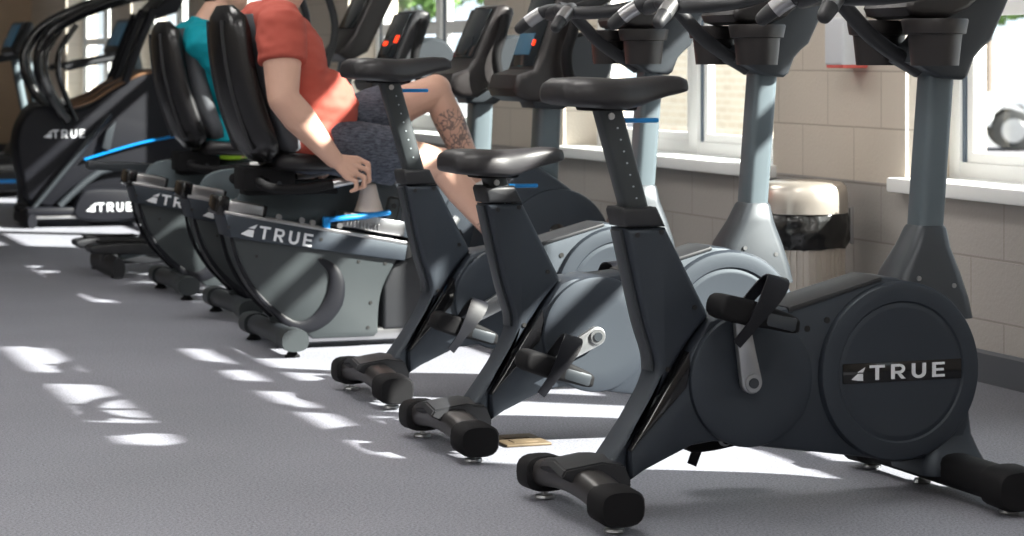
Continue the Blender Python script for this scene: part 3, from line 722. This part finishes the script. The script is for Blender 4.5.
def build_person(loc, label, dx, shirt, shorts, skin, pose):
    root = thing('person', label, 'person', loc)
    o = V((dx, 0, dx*-.28))
    def q(x, y, z): return tuple(V((x, y, z))+o)
    P = pose
    sh = {s: q(-.02, s*.205, 1.150) for s in (-1, 1)}
    el = {-1: q(*P['elbow']), 1: q(P['elbow'][0], -P['elbow'][1], P['elbow'][2])}
    wr = {-1: q(*P['wrist']), 1: q(P['wrist'][0], -P['wrist'][1], P['wrist'][2])}
    hip = {s: q(.17, s*.10, .735) for s in (-1, 1)}
    knee = {-1: P['knee_r'], 1: P['knee_l']}; ank = {-1: P['ankle_r'], 1: P['ankle_l']}
    body = []
    torso = [('e', q(.13, 0, .775), (.145, .185, .105)), ('e', q(.148, 0, .87), (.155, .178, .135)), ('e', q(.055, 0, 1.02), (.125, .190, .17)), ('c', q(-.01, -.15, 1.160), .080, q(-.01, .15, 1.160), .080), ('e', q(.035, 0, 1.11), (.11, .16, .10))]
    body += torso
    body += [('c', q(.0, 0, 1.19), .064, q(.085, 0, 1.32), .057), ('e', q(.115, 0, 1.42), (.098, .077, .118)), ('e', q(.155, 0, 1.345), (.062, .056, .062)), ('e', q(.190, 0, 1.305), (.032, .034, .026)),
             ('c', q(.205, 0, 1.440), .010, q(.226, 0, 1.403), .015), ('c', q(.200, -.022, 1.355), .010, q(.200, .022, 1.355), .010),
             ('e', q(.105, -.078, 1.41), (.020, .010, .032)), ('e', q(.105, .078, 1.41), (.020, .010, .032))]
    for s in (-1, 1):
        e, w = V(el[s]), V(wr[s])
        A = P['arm']; body += [('c', sh[s], .062*A, tuple((V(sh[s])+e)/2), .054*A), ('c', tuple((V(sh[s])+e)/2), .053*A, tuple(e), .043*A), ('c', tuple(e), .043*A, tuple(e+(w-e)*.3), .046*A), ('c', tuple(e+(w-e)*.3), .046*A, tuple(w), .028*A**.6)]
        f = (w-e).normalized()
        base = w + V((.062, 0, -.022))
        kn = [base+V((.030, s*-.012, .020)), base+V((.022, s*.006, -.003)), base+V((.004, s*.018, -.024)), base+V((-.020, s*.026, -.042))]
        body += hand_prims(w, kn, s)
        th = w+V((.03, -s*.022, -.012))
        body += [('c', tuple(th), .0135, tuple(th+V((.040, -s*.014, -.006))), .0115), ('c', tuple(th+V((.040, -s*.014, -.006))), .0105, tuple(th+V((.066, -s*.002, -.024))), .009)]
        h, k, a = V(hip[s]), V(knee[s]), V(ank[s])
        body += [('c', tuple(h), .098, tuple(k), .060), ('c', tuple(h+(k-h)*.3), .092, tuple(h+(k-h)*.75), .072), ('e', tuple(k), (.062, .058, .062)), ('c', tuple(k), .056, tuple(k+(a-k)*.35), .058), ('c', tuple(k+(a-k)*.35), .057, tuple(a), .034)]
        ft = a + V((.03, 0, -.055)); body += [('c', tuple(a), .036, tuple(ft), .038), ('c', tuple(ft), .036, tuple(ft+V((.13, 0, .035))), .030)]
    bo = fuse('body', body, skin, root, .005, 4)
    # shirt: torso a little larger, short flat-ended sleeves
    def grow(p, g):
        if p[0] == 'e': return ('e', p[1], tuple(v+g for v in p[2]))
        return ('c', p[1], p[2]+g, p[3], p[4]+g)
    sp = [grow(p, .014) for p in torso] + [('c', q(.0, 0, 1.17), .088, q(.025, 0, 1.245), .070)]
    sp += [('c', q(.13, 0, .80), .0, q(.13, 0, .80), .0)][:0]
    sp += [('e', q(.135, 0, .745), (.165, .204, .118))]
    for s in (-1, 1):
        e = V(el[s]); a = V(sh[s]); m2 = a+(e-a)*.50
        sp += [('c', sh[s], .088, tuple(m2), .054*P['arm']+.022, {'f1': True})]
    fuse('shirt', sp, shirt, root, .009, 6, .010, 15, [(q(.03, 0, 1.248), V((.35, 0, 1)).normalized()), (q(.13, 0, P['hemz']), V((.66, 0, -1)).normalized())])
    # shorts
    st = [('e', q(.14, 0, .735), (.158, .197, .112))]
    for s in (-1, 1):
        h, k = V(hip[s]), V(knee[s]); e = h+(k-h)*P['hem']
        st += [('c', tuple(h+(k-h)*.04), .105, tuple(e), .108, {'f1': True})]
    fuse('shorts', st, shorts, root, .009, 5, .006, 20)
    # hair and shoes, eyes
    fuse('hair', [('e', q(.098, 0, 1.450), (.100, .083, .100)), ('e', q(.075, 0, 1.405), (.082, .079, .09))], 'hairb', root, .009, 3, .003, 60, [(q(.115, 0, 1.435), V((.85, 0, -.5)).normalized())])
    b = B()
    for s in (-1, 1): ell_prim(b, q(.201, s*.031, 1.427), (.010, .013, .008))
    obj('eyes', b, 'eye', root)
    for s in (-1, 1):
        a = V(ank[s]); ft = a+V((.03, 0, -.06))
        fuse('shoe', [('c', tuple(ft+V((-.02, 0, .0))), .047, tuple(ft+V((.04, 0, .012))), .047), ('c', tuple(ft+V((.04, 0, .005))), .046, tuple(ft+V((.15, 0, .030))), .036)], 'shoe', root, .008, 4, 0, 1, [(tuple(ft+V((0, 0, .045))), V((-.25, 0, 1)).normalized())])
        b = B(); t = (V(knee[s])-a).normalized(); cap_prim(b, tuple(a-t*.02), .041, tuple(a+t*.045), .040, True, True); obj('sock', b, 'sock', root)
    return root

man = build_person(RO[0], 'man in a salmon red shirt and grey shorts seated on a recumbent bike', 0, 'salmon', 'shorts', 'skint',
    dict(arm=1.28, elbow=(-.035, -.285, .905), wrist=(.155, -.265, .690), knee_r=(.600, -.115, .660), ankle_r=(.835, -.15, .365), knee_l=(.655, .11, .925), ankle_l=(.845, .13, .545), hem=.62, hemz=.672))
teal = build_person(RO[2], 'rider in a teal shirt and lime shorts on the recumbent bike, back to the seat', .12, 'teal', 'lime', 'skin',
    dict(arm=1.15, elbow=(.22, -.235, .93), wrist=(.46, -.20, .98), knee_r=(.66, -.115, .70), ankle_r=(.835, -.15, .365), knee_l=(.69, .11, .90), ankle_l=(.90, .14, .545), hem=.5, hemz=.635))

# ------------------------------------------------------------------ cross trainer just past the recumbent bikes: low black pedals
def build_glider(loc, label):
    root = thing('cross_trainer', label, 'exercise machine', loc)
    for s in (-1, 1):
        b = B(); poly_y(b, sm2([(-.13, .155), (.02, .165), (.20, .150), (.235, .125), (.20, .105), (.02, .11), (-.12, .115), (-.15, .135)], 3), s*.20-.075, s*.20+.075, .012, 3)
        pd = obj('foot_pedal', b, 'shell2', root)
        b = B(); rbox(b, (.03, s*.20, .168), (.26, .12, .008), .003); obj('pedal_tread', b, 'cap', pd)
        b = B(); tube(b, [(.0, s*.20, .10), (.30, s*.20, .16), (.75, s*.19, .30), (1.05, s*.17, .34)], .024, 12, 4, (1, 1.2)); obj('pedal_arm', b, 'mast', root)
        b = B(); tube(b, [(.62, s*.21, .28), (.85, s*.235, .62), (1.02, s*.25, 1.02), (1.06, s*.255, 1.22), (1.00, s*.25, 1.42)], .019, 12, 4, round_end=True); obj('moving_handle', b, 'shell2', root)
    b = B(); tube(b, [(-.02, -.31, .045), (-.02, .31, .045)], .038, 14, 0, (1.4, .8)); st = obj('stabilizer_tube', b, 'shell2', root)
    for s in (-1, 1):
        b = B(); lathe(b, [(0, .03), (.006, .03), (.012, .01), (.03, .01)], (-.02, s*.26, 0), 'z', 16); obj('levelling_foot', b, 'cap', st)
    b = B(); rbox(b, (.55, 0, .075), (1.2, .10, .06), .012); obj('base_beam', b, 'shell2', root)
    b = B(); poly_y(b, sm2([(.16, .10), (.18, .30), (.26, .46), (.36, .50), (.44, .42), (.46, .25), (.42, .10)], 3), -.07, .07, .015, 3); obj('rear_cover', b, 'shell2', root)
    b = B(); rbox(b, (.12, -.05, .515), (.50, .06, .045), .012, Matrix.Rotation(R(4), 3, 'Y')); obj('guide_rail', b, 'mbase', root)
    b = B(); poly_y(b, sm2([(.85, .07), (.86, .40), (.98, .60), (1.14, .62), (1.34, .42), (1.38, .2), (1.34, .07)], 4), -.12, .12, .02, 3); obj('drive_shroud', b, 'shell', root)
    b = B(); tube(b, [(1.10, 0, .55), (1.16, 0, .85), (1.22, 0, 1.15)], .042, 14, 2, (1, .9), (0, 1, 0), .7); obj('mast', b, 'mast', root)
    b = B(); poly_y(b, [(1.10, 1.07), (1.16, 1.03), (1.26, 1.08), (1.47, 1.50), (1.42, 1.54), (1.34, 1.50), (1.18, 1.17)], -.17, .17, .022, 3); co = obj('console', b, 'brownplastic', root)
    ph = math.atan2(.16, .33)
    b = B(); rbox(b, (1.253, 0, 1.325), (.012, .27, .28), .004, Matrix.Rotation(ph, 3, 'Y')); obj('screen', b, 'screen', co)
    return root
build_glider((2.12, 11.55, 0), 'black cross trainer with two low foot pedals behind the teal rider')

# ------------------------------------------------------------------ ellipticals with tall shrouds and arched rails
def build_elliptical(loc, label, group, lettered=True):
    root = thing('elliptical_trainer', label, 'exercise machine', loc, group)
    b = B()
    pr = sm2([(.06, .13), (-.02, .30), (-.055, .50), (-.03, .64), (.04, .735), (.12, .755), (.25, .735), (.38, .745), (.50, .83), (.66, .93), (.80, .975), (.96, .965), (1.12, .86), (1.2, .62), (1.22, .30), (1.2, .12), (.6, .09)], 4)
    poly_y(b, pr, -.15, .15, .03, 3); sh = obj('drive_shroud', b, 'deep', root)
    if lettered:
        obj('lettering', write_word('TRUE', (.165, -.1512, .552), .052, 0, .34, sx=.95), 'white', sh)
        obj('emblem', emblem((.112, -.1512, .552), .05), 'white', sh)
    b = B(); tube(b, [(.28, -.135, .742), (.42, -.135, .785), (.56, -.135, .872), (.72, -.135, .945), (.86, -.135, .972)], .012, 8, 4, (1, 1.2)); tube(b, [(.32, .1, .752), (.44, .1, .80), (.58, .1, .885), (.74, .1, .958)], .012, 8, 4); obj('edge_highlight', b, 'brown_glint', root)  # reflected highlight along the shroud top, modelled as brown tubes
    b = B(); tube(b, [(.365, -.165, .415), (.55, -.168, .47), (.72, -.168, .515), (.90, -.165, .55), (1.05, -.16, .57)], .017, 10, 3, (.5, 1)); obj('blue_stripe', b, 'blue', root)
    b = B(); tube(b, [(.04, -.20, .12), (.28, -.205, .41), (.52, -.20, .70)], .024, 12, 2, (.7, 1.1)); obj('link_arm', b, 'mbase', root)
    b = B(); poly_y(b, [(.47, .49), (.52, .47), (.56, .66), (.50, .60)], -.19, -.165, .004); obj('link_plate', b, 'mbase', root)
    b = B(); poly_y(b, sm2([(.30, .05), (.32, .20), (.40, .235), (.62, .225), (.72, .18), (.74, .05)], 3), -.30, -.17, .015, 3); bc = obj('base_cover', b, 'deep', root)
    if lettered:
        obj('lettering', write_word('TRUE', (.42, -.3012, .095), .055, 0, .34, sx=.95), 'white', bc); obj('emblem', emblem((.352, -.3012, .095), .055), 'white', bc)
    for s in (-1, 1):
        b = B(); rbox(b, (.16, s*.22, .10), (.34, .14, .05), .015); fp = obj('foot_pedal', b, 'deep', root)
        b = B(); rbox(b, (.16, s*.22, .065), (.30, .12, .02), .006); obj('pedal_rail', b, 'alu', fp)
        b = B(); tube(b, [(.20, s*.21, .13), (.46, s*.19, .34), (.75, s*.17, .36)], .022, 12, 3); obj('pedal_arm', b, 'mbase', root)
        # arched rail: up from the shroud, over and forward to the console
        b = B(); tube(b, [(.25, s*.24, .66), (.13, s*.27, .82), (.06, s*.29, .98), (.08, s*.30, 1.14), (.20, s*.30, 1.27), (.42, s*.28, 1.38), (.72, s*.24, 1.47), (.95, s*.16, 1.50), (1.05, 0, 1.50)], .032, 14, 5, (1, 1)); ar = obj('arched_rail', b, 'gloss', root)
        b = B(); tube(b, [(.30, s*.235, .66), (.24, s*.24, .80), (.19, s*.25, .95), (.20, s*.25, 1.10), (.30, s*.25, 1.26)], .018, 12, 4); obj('inner_rail', b, 'gloss', root)
        b = B(); tube(b, [(.62, s*.16, .90), (.70, s*.17, 1.12), (.80, s*.18, 1.36)], .026, 12, 3, (1, .8)); obj('console_upright', b, 'deep', root)
    b = B(); tube(b, [(.02, -.31, .045), (.02, .31, .045)], .036, 14, 0, (1.3, .8)); stt = obj('stabilizer_tube', b, 'deep', root)
    for s in (-1, 1):
        b = B(); lathe(b, [(0, .03), (.006, .03), (.012, .01), (.025, .01)], (.02, s*.26, 0), 'z', 16); obj('levelling_foot', b, 'steel', stt)
    b = B(); poly_y(b, [(.78, 1.34), (.84, 1.31), (.95, 1.34), (1.14, 1.70), (1.06, 1.74), (.94, 1.50)], -.20, .20, .022, 3); co = obj('console', b, 'deep', root)
    b = B(); rbox(b, (.975, 0, 1.55), (.012, .32, .26), .004, Matrix.Rotation(R(29), 3, 'Y')); obj('screen', b, 'screen', co)
    return root
EG = 'ellipticals with arched rails'
build_elliptical((2.20, 15.05, 0), 'large dark elliptical with a blue stripe and arched rails, behind the teal rider', EG)
build_elliptical((2.42, 16.45, 0), 'second dark elliptical with arched rails, standing beyond the one with the blue stripe', EG, False)

# treadmills beyond
def build_treadmill(loc, label, group, rz=0):
    root = thing('treadmill', label, 'treadmill', loc, group, rz)
    b = B(); poly_y(b, [(-.10, .05), (-.08, .17), (1.30, .24), (1.60, .30), (1.75, .26), (1.78, .05)], -.38, .38, .02, 3); obj('deck', b, 'shell2', root)
    b = B(); rbox(b, (.60, 0, .215), (1.42, .52, .012), .003, Matrix.Rotation(R(-2.9), 3, 'Y')); obj('belt', b, 'cap', root)
    b = B(); poly_y(b, sm2([(1.30, .22), (1.36, .36), (1.55, .42), (1.74, .34), (1.79, .2), (1.7, .06), (1.4, .06)], 4), -.36, .36, .03, 3); obj('motor_hood', b, 'panel', root)
    for s in (-1, 1):
        b = B(); tube(b, [(1.55, s*.36, .25), (1.45, s*.36, .75), (1.38, s*.36, 1.12)], .035, 12, 3, (1, .7)); obj('upright', b, 'mast', root)
        b = B(); tube(b, [(1.38, s*.36, 1.08), (1.1, s*.37, 1.03), (.85, s*.37, .98)], .024, 12, 3, round_end=True); obj('handrail', b, 'shell2', root)
    b = B(); rbox(b, (1.36, 0, 1.22), (.08, .78, .30), .03, Matrix.Rotation(R(24), 3, 'Y'), 3); co = obj('console', b, 'shell2', root)
    b = B(); rbox(b, (1.318, 0, 1.245), (.012, .42, .20), .003, Matrix.Rotation(R(24), 3, 'Y')); obj('screen', b, 'bscreen', co)
    b = B(); rbox(b, (.6, -.385, .12), (1.3, .012, .03), .003); obj('blue_stripe', b, 'blue', root)
    return root
TG = 'treadmills against the far wall'
build_treadmill((2.15, 18.6, 0), 'grey and black treadmill glimpsed through the arched rails of the ellipticals', TG)
build_treadmill((1.55, 20.2, 0), 'grey and black treadmill by the far wall, behind the other treadmill', TG)

# ------------------------------------------------------------------ setting
WX, WT = 4.05, .32
FY, NY, LX, CH = 27.0, -4.0, -7.0, 3.3
SILL, HEAD = .60, 2.735
WIN = [(.40, 2.30), (3.97, 7.18), (8.20, 10.42), (11.55, 14.08), (16.0, 17.8), (18.7, 21.1), (22.1, 24.6)]
def sbox(name, a, b_, m, parent=None, bev=0):
    b = B(); rbox(b, [(a[i]+b_[i])/2 for i in range(3)], [b_[i]-a[i] for i in range(3)], bev)
    return tag(obj(name, b, m, parent, None, 30 if bev else 0), kind='structure') if not parent else obj(name, b, m, parent, None, 30 if bev else 0)
sbox('floor', (LX-.2, NY-.2, -.12), (WX, FY+.2, 0), 'floor')
sbox('ceiling', (LX-.2, NY-.2, CH), (WX+WT, FY+.2, CH+.15), 'ceil')
b = B()
def addb(a, c): rbox(b, [(a[i]+c[i])/2 for i in range(3)], [c[i]-a[i] for i in range(3)], 0)
ys = [NY-.2] + [y for w in WIN for y in w] + [FY+.2]
for i in range(0, len(ys), 2): addb((WX, ys[i], -.12), (WX+WT, ys[i+1], CH))
for w in WIN: addb((WX, w[0], -.12), (WX+WT, w[1], SILL)); addb((WX, w[0], HEAD), (WX+WT, w[1], CH))
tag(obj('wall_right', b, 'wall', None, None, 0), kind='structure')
sbox('wall_far', (LX-.2, FY, 0), (WX, FY+.2, CH), 'tan')
sbox('wall_near', (LX-.2, NY-.2, 0), (WX, NY, CH), 'plainwall')
sbox('wall_left', (LX-.2, NY, 0), (LX, FY, CH), 'plainwall')
b = B(); poly = [(WX-.014, 0), (WX-.014, .095), (WX-.006, .105), (WX, .105), (WX, 0)]
poly_y(b, poly, NY, FY, 0); tag(obj('baseboard_right', b, 'basegrey', None, None, 0), kind='structure')
sbox('baseboard_far', (LX, FY-.014, 0), (WX-.02, FY, .10), 'basegrey')

FX = WX+.17      # inner face of the window frames
for wi, (y0, y1) in enumerate(WIN):
    w = bpy.data.objects.new('window_%d' % (wi+1), None); COL.objects.link(w); w['kind'] = 'structure'
    nl = 2
    b = B()
    z0, z1 = SILL+.03, HEAD
    T0, T1 = 2.165, 2.455
    def fb(ya, yb, za, zb, xa=FX, xb=FX+.07): rbox(b, ((xa+xb)/2, (ya+yb)/2, (za+zb)/2), (xb-xa, yb-ya, zb-za), .004)
    fb(y0, y0+.07, z0, z1); fb(y1-.07, y1, z0, z1); fb(y0, y1, z0, z0+.06, FX+.004, FX+.066); fb(y0, y1, z1-.06, z1, FX+.004, FX+.066)
    fb(y0, y1, T0, T1, FX+.005, FX+.065)
    step = (y1-y0)/nl
    for k in range(1, nl): fb(y0+k*step-.045, y0+k*step+.045, z0+.003, z1-.003, FX-.004, FX+.074)
    obj('window_frame', b, 'trimwhite', w)
    bs = B(); bg = B(); b2 = B()
    for k in range(nl):
        ya = y0+k*step+(.07 if k == 0 else .045); yb = y0+(k+1)*step-(.07 if k == nl-1 else .045)
        for (za, zb) in ((z0+.06, 1.225), (1.225, 2.00), (2.00, T0), (T1, z1-.06)):
            # gasket ring then sash ring then pane
            for bb, g0, g1, xa, xb in ((bs, .0, .022, FX+.012, FX+.055), (b2, .022, .062, FX+.018, FX+.05)):
                for (A, Bb, C, D) in ((ya+g0, ya+g1, za, zb), (yb-g1, yb-g0, za, zb), (ya+g1, yb-g1, za, za+.035), (ya+g1, yb-g1, zb-.035, zb))[:2 if bb is bs else 4]:
                    rbox(bb, ((xa+xb)/2, (A+Bb)/2, (C+D)/2), (xb-xa, Bb-A, D-C), 0)
            p = B(); rbox(p, (FX+.034, (ya+yb)/2, (za+zb)/2), (.006, yb-ya-.12, zb-za-.12), 0); obj('pane', p, 'glass', w, None, 0)
    obj('gasket', bs, 'sash', w, None, 0); obj('sash', b2, 'trimwhite', w, None, 0)
    b = B(); rbox(b, (WX+.085-.02, (y0+y1)/2, SILL+.012), (.25, y1-y0+.06, .05), .008); obj('sill', b, 'trimwhite', w)

# ------------------------------------------------------------------ small things by the window wall
tc = thing('trash_can', 'brushed steel trash can with a domed lid and black liner, against the wall between windows', 'trash can', (3.80, 7.46, 0))
b = B(); lathe(b, [(0, .140), (.01, .143), (.02, .1435), (.50, .1435), (.505, .138), (.50, .13)], (0, 0, 0), 'z', 56)
for v in b.verts:
    if .02 < v.co.z < .49: pass
obj('can_body', b, 'can', tc)
b = B()
for i in range(40):
    a = 2*math.pi*i/40
    tube(b, [(.1445*math.cos(a), .1445*math.sin(a), .03), (.1445*math.cos(a), .1445*math.sin(a), .385)], .004, 6)
obj('body_ribs', b, 'can', tc)
b = B(); rings = []
for i in range(13):
    z = .385+.125*i/12; r_ = []
    for j in range(72):
        a = 2*math.pi*j/72
        d = .152 + .010*math.sin(i/12*math.pi) + .007*noise.noise(V((math.cos(a)*4, math.sin(a)*4, z*30))) + .004*noise.noise(V((math.cos(a)*11, math.sin(a)*11, z*9)))
        r_.append(V((d*math.cos(a), d*math.sin(a), z + (.012*noise.noise(V((math.cos(a)*3, math.sin(a)*3, 1))) if i == 0 else 0))))
    rings.append(r_)
skin_rings(b, rings); obj('bin_liner', b, 'bag', tc, None, 80)
b = B(); lathe(b, [(.505, .150), (.507, .157), (.545, .158), (.58, .156), (.600, .149), (.613, .135), (.618, .10), (.62, .01)], (0, 0, 0), 'z', 56); obj('lid', b, 'can', tc)
b = B(); rbox(b, (.160, -.058, .46), (.014, .014, .13), .004); obj('handle', b, 'alu', tc)

wd = thing('wipe_dispenser', 'white wipe dispenser with a red stripe on the wall above the trash can', 'dispenser', (WX, 7.50, 0))
b = B(); rbox(b, (-.055, 0, 1.105), (.11, .14, .17), .012, None, 3); obj('dispenser_body', b, 'white', wd)
b = B(); rbox(b, (-.055, 0, 1.022), (.10, .13, .022), .006); obj('red_stripe', b, 'red', wd)
b = B(); rbox(b, (-.05, 0, 1.21), (.085, .12, .07), .012, None, 3); obj('dispenser_cap', b, 'trimwhite', wd)

for (x, y, lab) in ((2.225, 6.06, 'brass floor outlet plate beside the middle upright bike'), (2.47, 10.95, 'brass floor outlet plate under the recumbent bike rail')):
    t = thing('floor_outlet', lab, 'floor plate', (x, y, 0), None)
    b = B(); rbox(b, (0, 0, .004), (.13, .17, .008), .003); obj('plate', b, 'brass', t)
    b = B(); rbox(b, (0, .035, .0085), (.07, .05, .003), .001); obj('plug_cover', b, 'brass', t)
    b = B(); rbox(b, (0, -.035, .0085), (.07, .05, .003), .001); obj('plug_cover', b, 'brass', t)

# far wall bits
nb = thing('notice_board', 'black framed notice board with pale print on the tan far wall', 'notice board', (-1.03, FY, 0))
b = B(); rbox(b, (0, -.02, 1.16), (.52, .04, .52), .006); obj('board_frame', b, 'black', nb)
b = B(); rbox(b, (0, -.042, 1.16), (.44, .006, .42), .002); obj('print', b, 'poster', nb)
sp = thing('wall_speaker', 'slim black wall speaker high on the tan far wall', 'speaker', (-.35, FY, 0))
b = B(); rbox(b, (0, -.10, 1.85), (.16, .18, .46), .02); obj('speaker_box', b, 'black', sp)
b = B(); rbox(b, (0, -.192, 1.85), (.13, .01, .42), .004); obj('grille', b, 'cap', sp)

# added glowing ceiling panels, out of view, to fill the room with light
k = 0
for lx in (-4.6, -1.6, 1.6):
    for ly in (-1.5, 2.0, 5.5, 9.0):
        t = thing('added_fill_panel', 'added square fill panel in a white frame, out of view', 'ceiling light', (lx, ly, CH), 'added fill lights')
        b = B()
        for (cx_, cy_, sx_, sy_) in ((0, -.61, 1.26, .04), (0, .61, 1.26, .04), (-.61, 0, .04, 1.18), (.61, 0, .04, 1.18)): rbox(b, (cx_, cy_, -.02), (sx_, sy_, .04), .004)
        obj('frame', b, 'trimwhite', t)
        b = B(); rbox(b, (0, 0, -.012), (1.18, 1.18, .012), 0); obj('diffuser', b, 'fill_glow', t, None, 0)

# ------------------------------------------------------------------ outside
GZ = -.55
sbox('ground_outside', (WX+WT, -40, GZ-.2), (80, 90, GZ), 'asphalt')
bb = thing('brick_building', 'small pale brick building seen through the middle window', 'building', (10.2, 20.7, GZ))
b = B(); rbox(b, (.9, 1.35, 1.9), (1.8, 2.7, 3.8), 0); obj('brick_wall', b, 'brick', bb, None, 0)
b = B(); rbox(b, (.9, 1.35, 3.87), (2.0, 2.9, .16), .02); obj('roof_coping', b, 'trimwhite', bb)
b = B(); rbox(b, (-.01, .75, 2.9), (.10, .8, .7), .01); f = obj('window', b, 'trimwhite', bb)
b = B(); rbox(b, (-.07, .75, 2.9), (.02, .66, .56), 0); obj('pane', b, 'carglass', f, None, 0)

def tree(loc, h, r, label, seed):
    t = thing('tree', label, 'tree', loc, 'trees outside the windows')
    rnd = random.Random(seed)
    b = B(); tube(b, [(0, 0, 0), (.05, .03, h*.3), (-.04, .06, h*.6), (.02, 0, h*.85)], [.16, .12, .09, .05], 10, 3)
    for i in range(6):
        a = rnd.uniform(0, 6.28); z = h*rnd.uniform(.35, .7); tube(b, [(0, 0, z), (r*.4*math.cos(a), r*.4*math.sin(a), z+h*.1), (r*.75*math.cos(a), r*.75*math.sin(a), z+h*.22)], [.06, .04, .02], 7, 2)
    obj('trunk', b, 'bark', t)
    b = B()
    for i in range(2600):
        a = rnd.uniform(0, 6.28); u = rnd.uniform(-1, 1); rr = r*rnd.uniform(.45, 1)**.6
        c = V((rr*math.sqrt(1-u*u)*math.cos(a), rr*math.sqrt(1-u*u)*math.sin(a), h*.68+u*h*.33))
        d = V((rnd.gauss(0, 1), rnd.gauss(0, 1), rnd.gauss(0, 1))).normalized(); e = d.orthogonal().normalized(); s = rnd.uniform(.10, .2)
        f = d.cross(e)*.5
        b.faces.new([b.verts.new(c-e*s), b.verts.new(c+f*s+d*.02), b.verts.new(c+e*s), b.verts.new(c-f*s+d*.02)])
    obj('leaves', b, 'leaf', t, None, 0)
tree((13.5, 44, GZ), 6.5, 2.4, 'leafy tree seen through the window behind the recumbent consoles', 1)
tree((19.5, 52, GZ), 7.5, 2.8, 'leafy tree beyond the brick building', 2)
tree((29.5, 48.5, GZ), 7.0, 2.4, 'leafy tree with a pale trunk behind the parked pickup, right window', 3)
tree((35.5, 53.5, GZ), 7.0, 2.4, 'leafy tree at the right edge behind the parked pickup', 4)

car = thing('pickup_truck', 'white pickup truck parked outside, seen through the right window', 'truck', (24.1, 35.75, GZ), None, R(-28))
b = B(); poly_y(b, [(-2.4, .45), (-2.5, .75), (-2.45, 1.0), (-.6, 1.02), (-.5, 1.05), (-.25, 1.62), (1.0, 1.64), (1.45, 1.08), (2.4, 1.0), (2.6, .8), (2.55, .42), (1.98, .40), (1.92, .66), (1.72, .80), (1.48, .80), (1.28, .66), (1.22, .38), (-1.22, .38), (-1.28, .66), (-1.48, .80), (-1.72, .80), (-1.92, .66), (-1.98, .42)], -.9, .9, .06, 3); cb = obj('body_shell', b, 'carwhite', car)
b = B(); poly_y(b, [(-.35, 1.08), (-.16, 1.54), (.92, 1.56), (1.26, 1.10)], -.91, .91, .01); obj('side_window', b, 'carglass', car)
for s in (-1, 1):
    for x in (-1.6, 1.6):
        b = B(); lathe(b, [(-.12, .10), (-.12, .30), (-.09, .36), (.09, .36), (.12, .30), (.12, .10)], (x, s*.82, .36), 'y', 28); w = obj('wheel', b, 'tyre', car)
        b = B(); lathe(b, [(-.015, .03), (-.012, .20), (.012, .22), (.015, .03)], (x, s*.945, .36), 'y', 24); obj('hubcap', b, 'alu', w)

# ------------------------------------------------------------------ light
sun = bpy.data.lights.new('sun', 'SUN'); sun.energy = 32.0; sun.angle = R(.7); sun.color = (1, .955, .89)
so = bpy.data.objects.new('sun', sun); COL.objects.link(so); so.location = (20, -10, 20)
so.rotation_euler = V((-.80, .60, -.69)).to_track_quat('-Z', 'Y').to_euler()
w = bpy.data.worlds.new('World'); scene.world = w; w.use_nodes = True
bgn = w.node_tree.nodes['Background']; bgn.inputs['Color'].default_value = (.80, .90, 1.0, 1); bgn.inputs['Strength'].default_value = 1.7

# ------------------------------------------------------------------ camera: level, kneeling height, lower part of the lens circle
cam = bpy.data.cameras.new('camera'); co = bpy.data.objects.new('camera', cam); COL.objects.link(co)
co.location = (0, 0, 1.04)
yaw = R(20); vd = V((math.sin(yaw), math.cos(yaw), 0))
co.rotation_euler = vd.to_track_quat('-Z', 'Y').to_euler()
cam.sensor_width = 36; cam.lens = 36*2370/1024; cam.shift_y = -(268-60)/1024; cam.shift_x = 0
cam.clip_end = 300; cam.clip_start = .05
cam.dof.use_dof = True; cam.dof.focus_distance = 6.0; cam.dof.aperture_fstop = 6.3
scene.camera = co
scene.view_settings.view_transform = 'Standard'; scene.view_settings.look = 'None'; scene.view_settings.gamma = 1; scene.view_settings.exposure = 0.0
scene.view_settings.use_curve_mapping = False
scene.cycles.max_bounces = 8; scene.cycles.use_denoising = True
scene.cycles.sample_clamp_indirect = 6
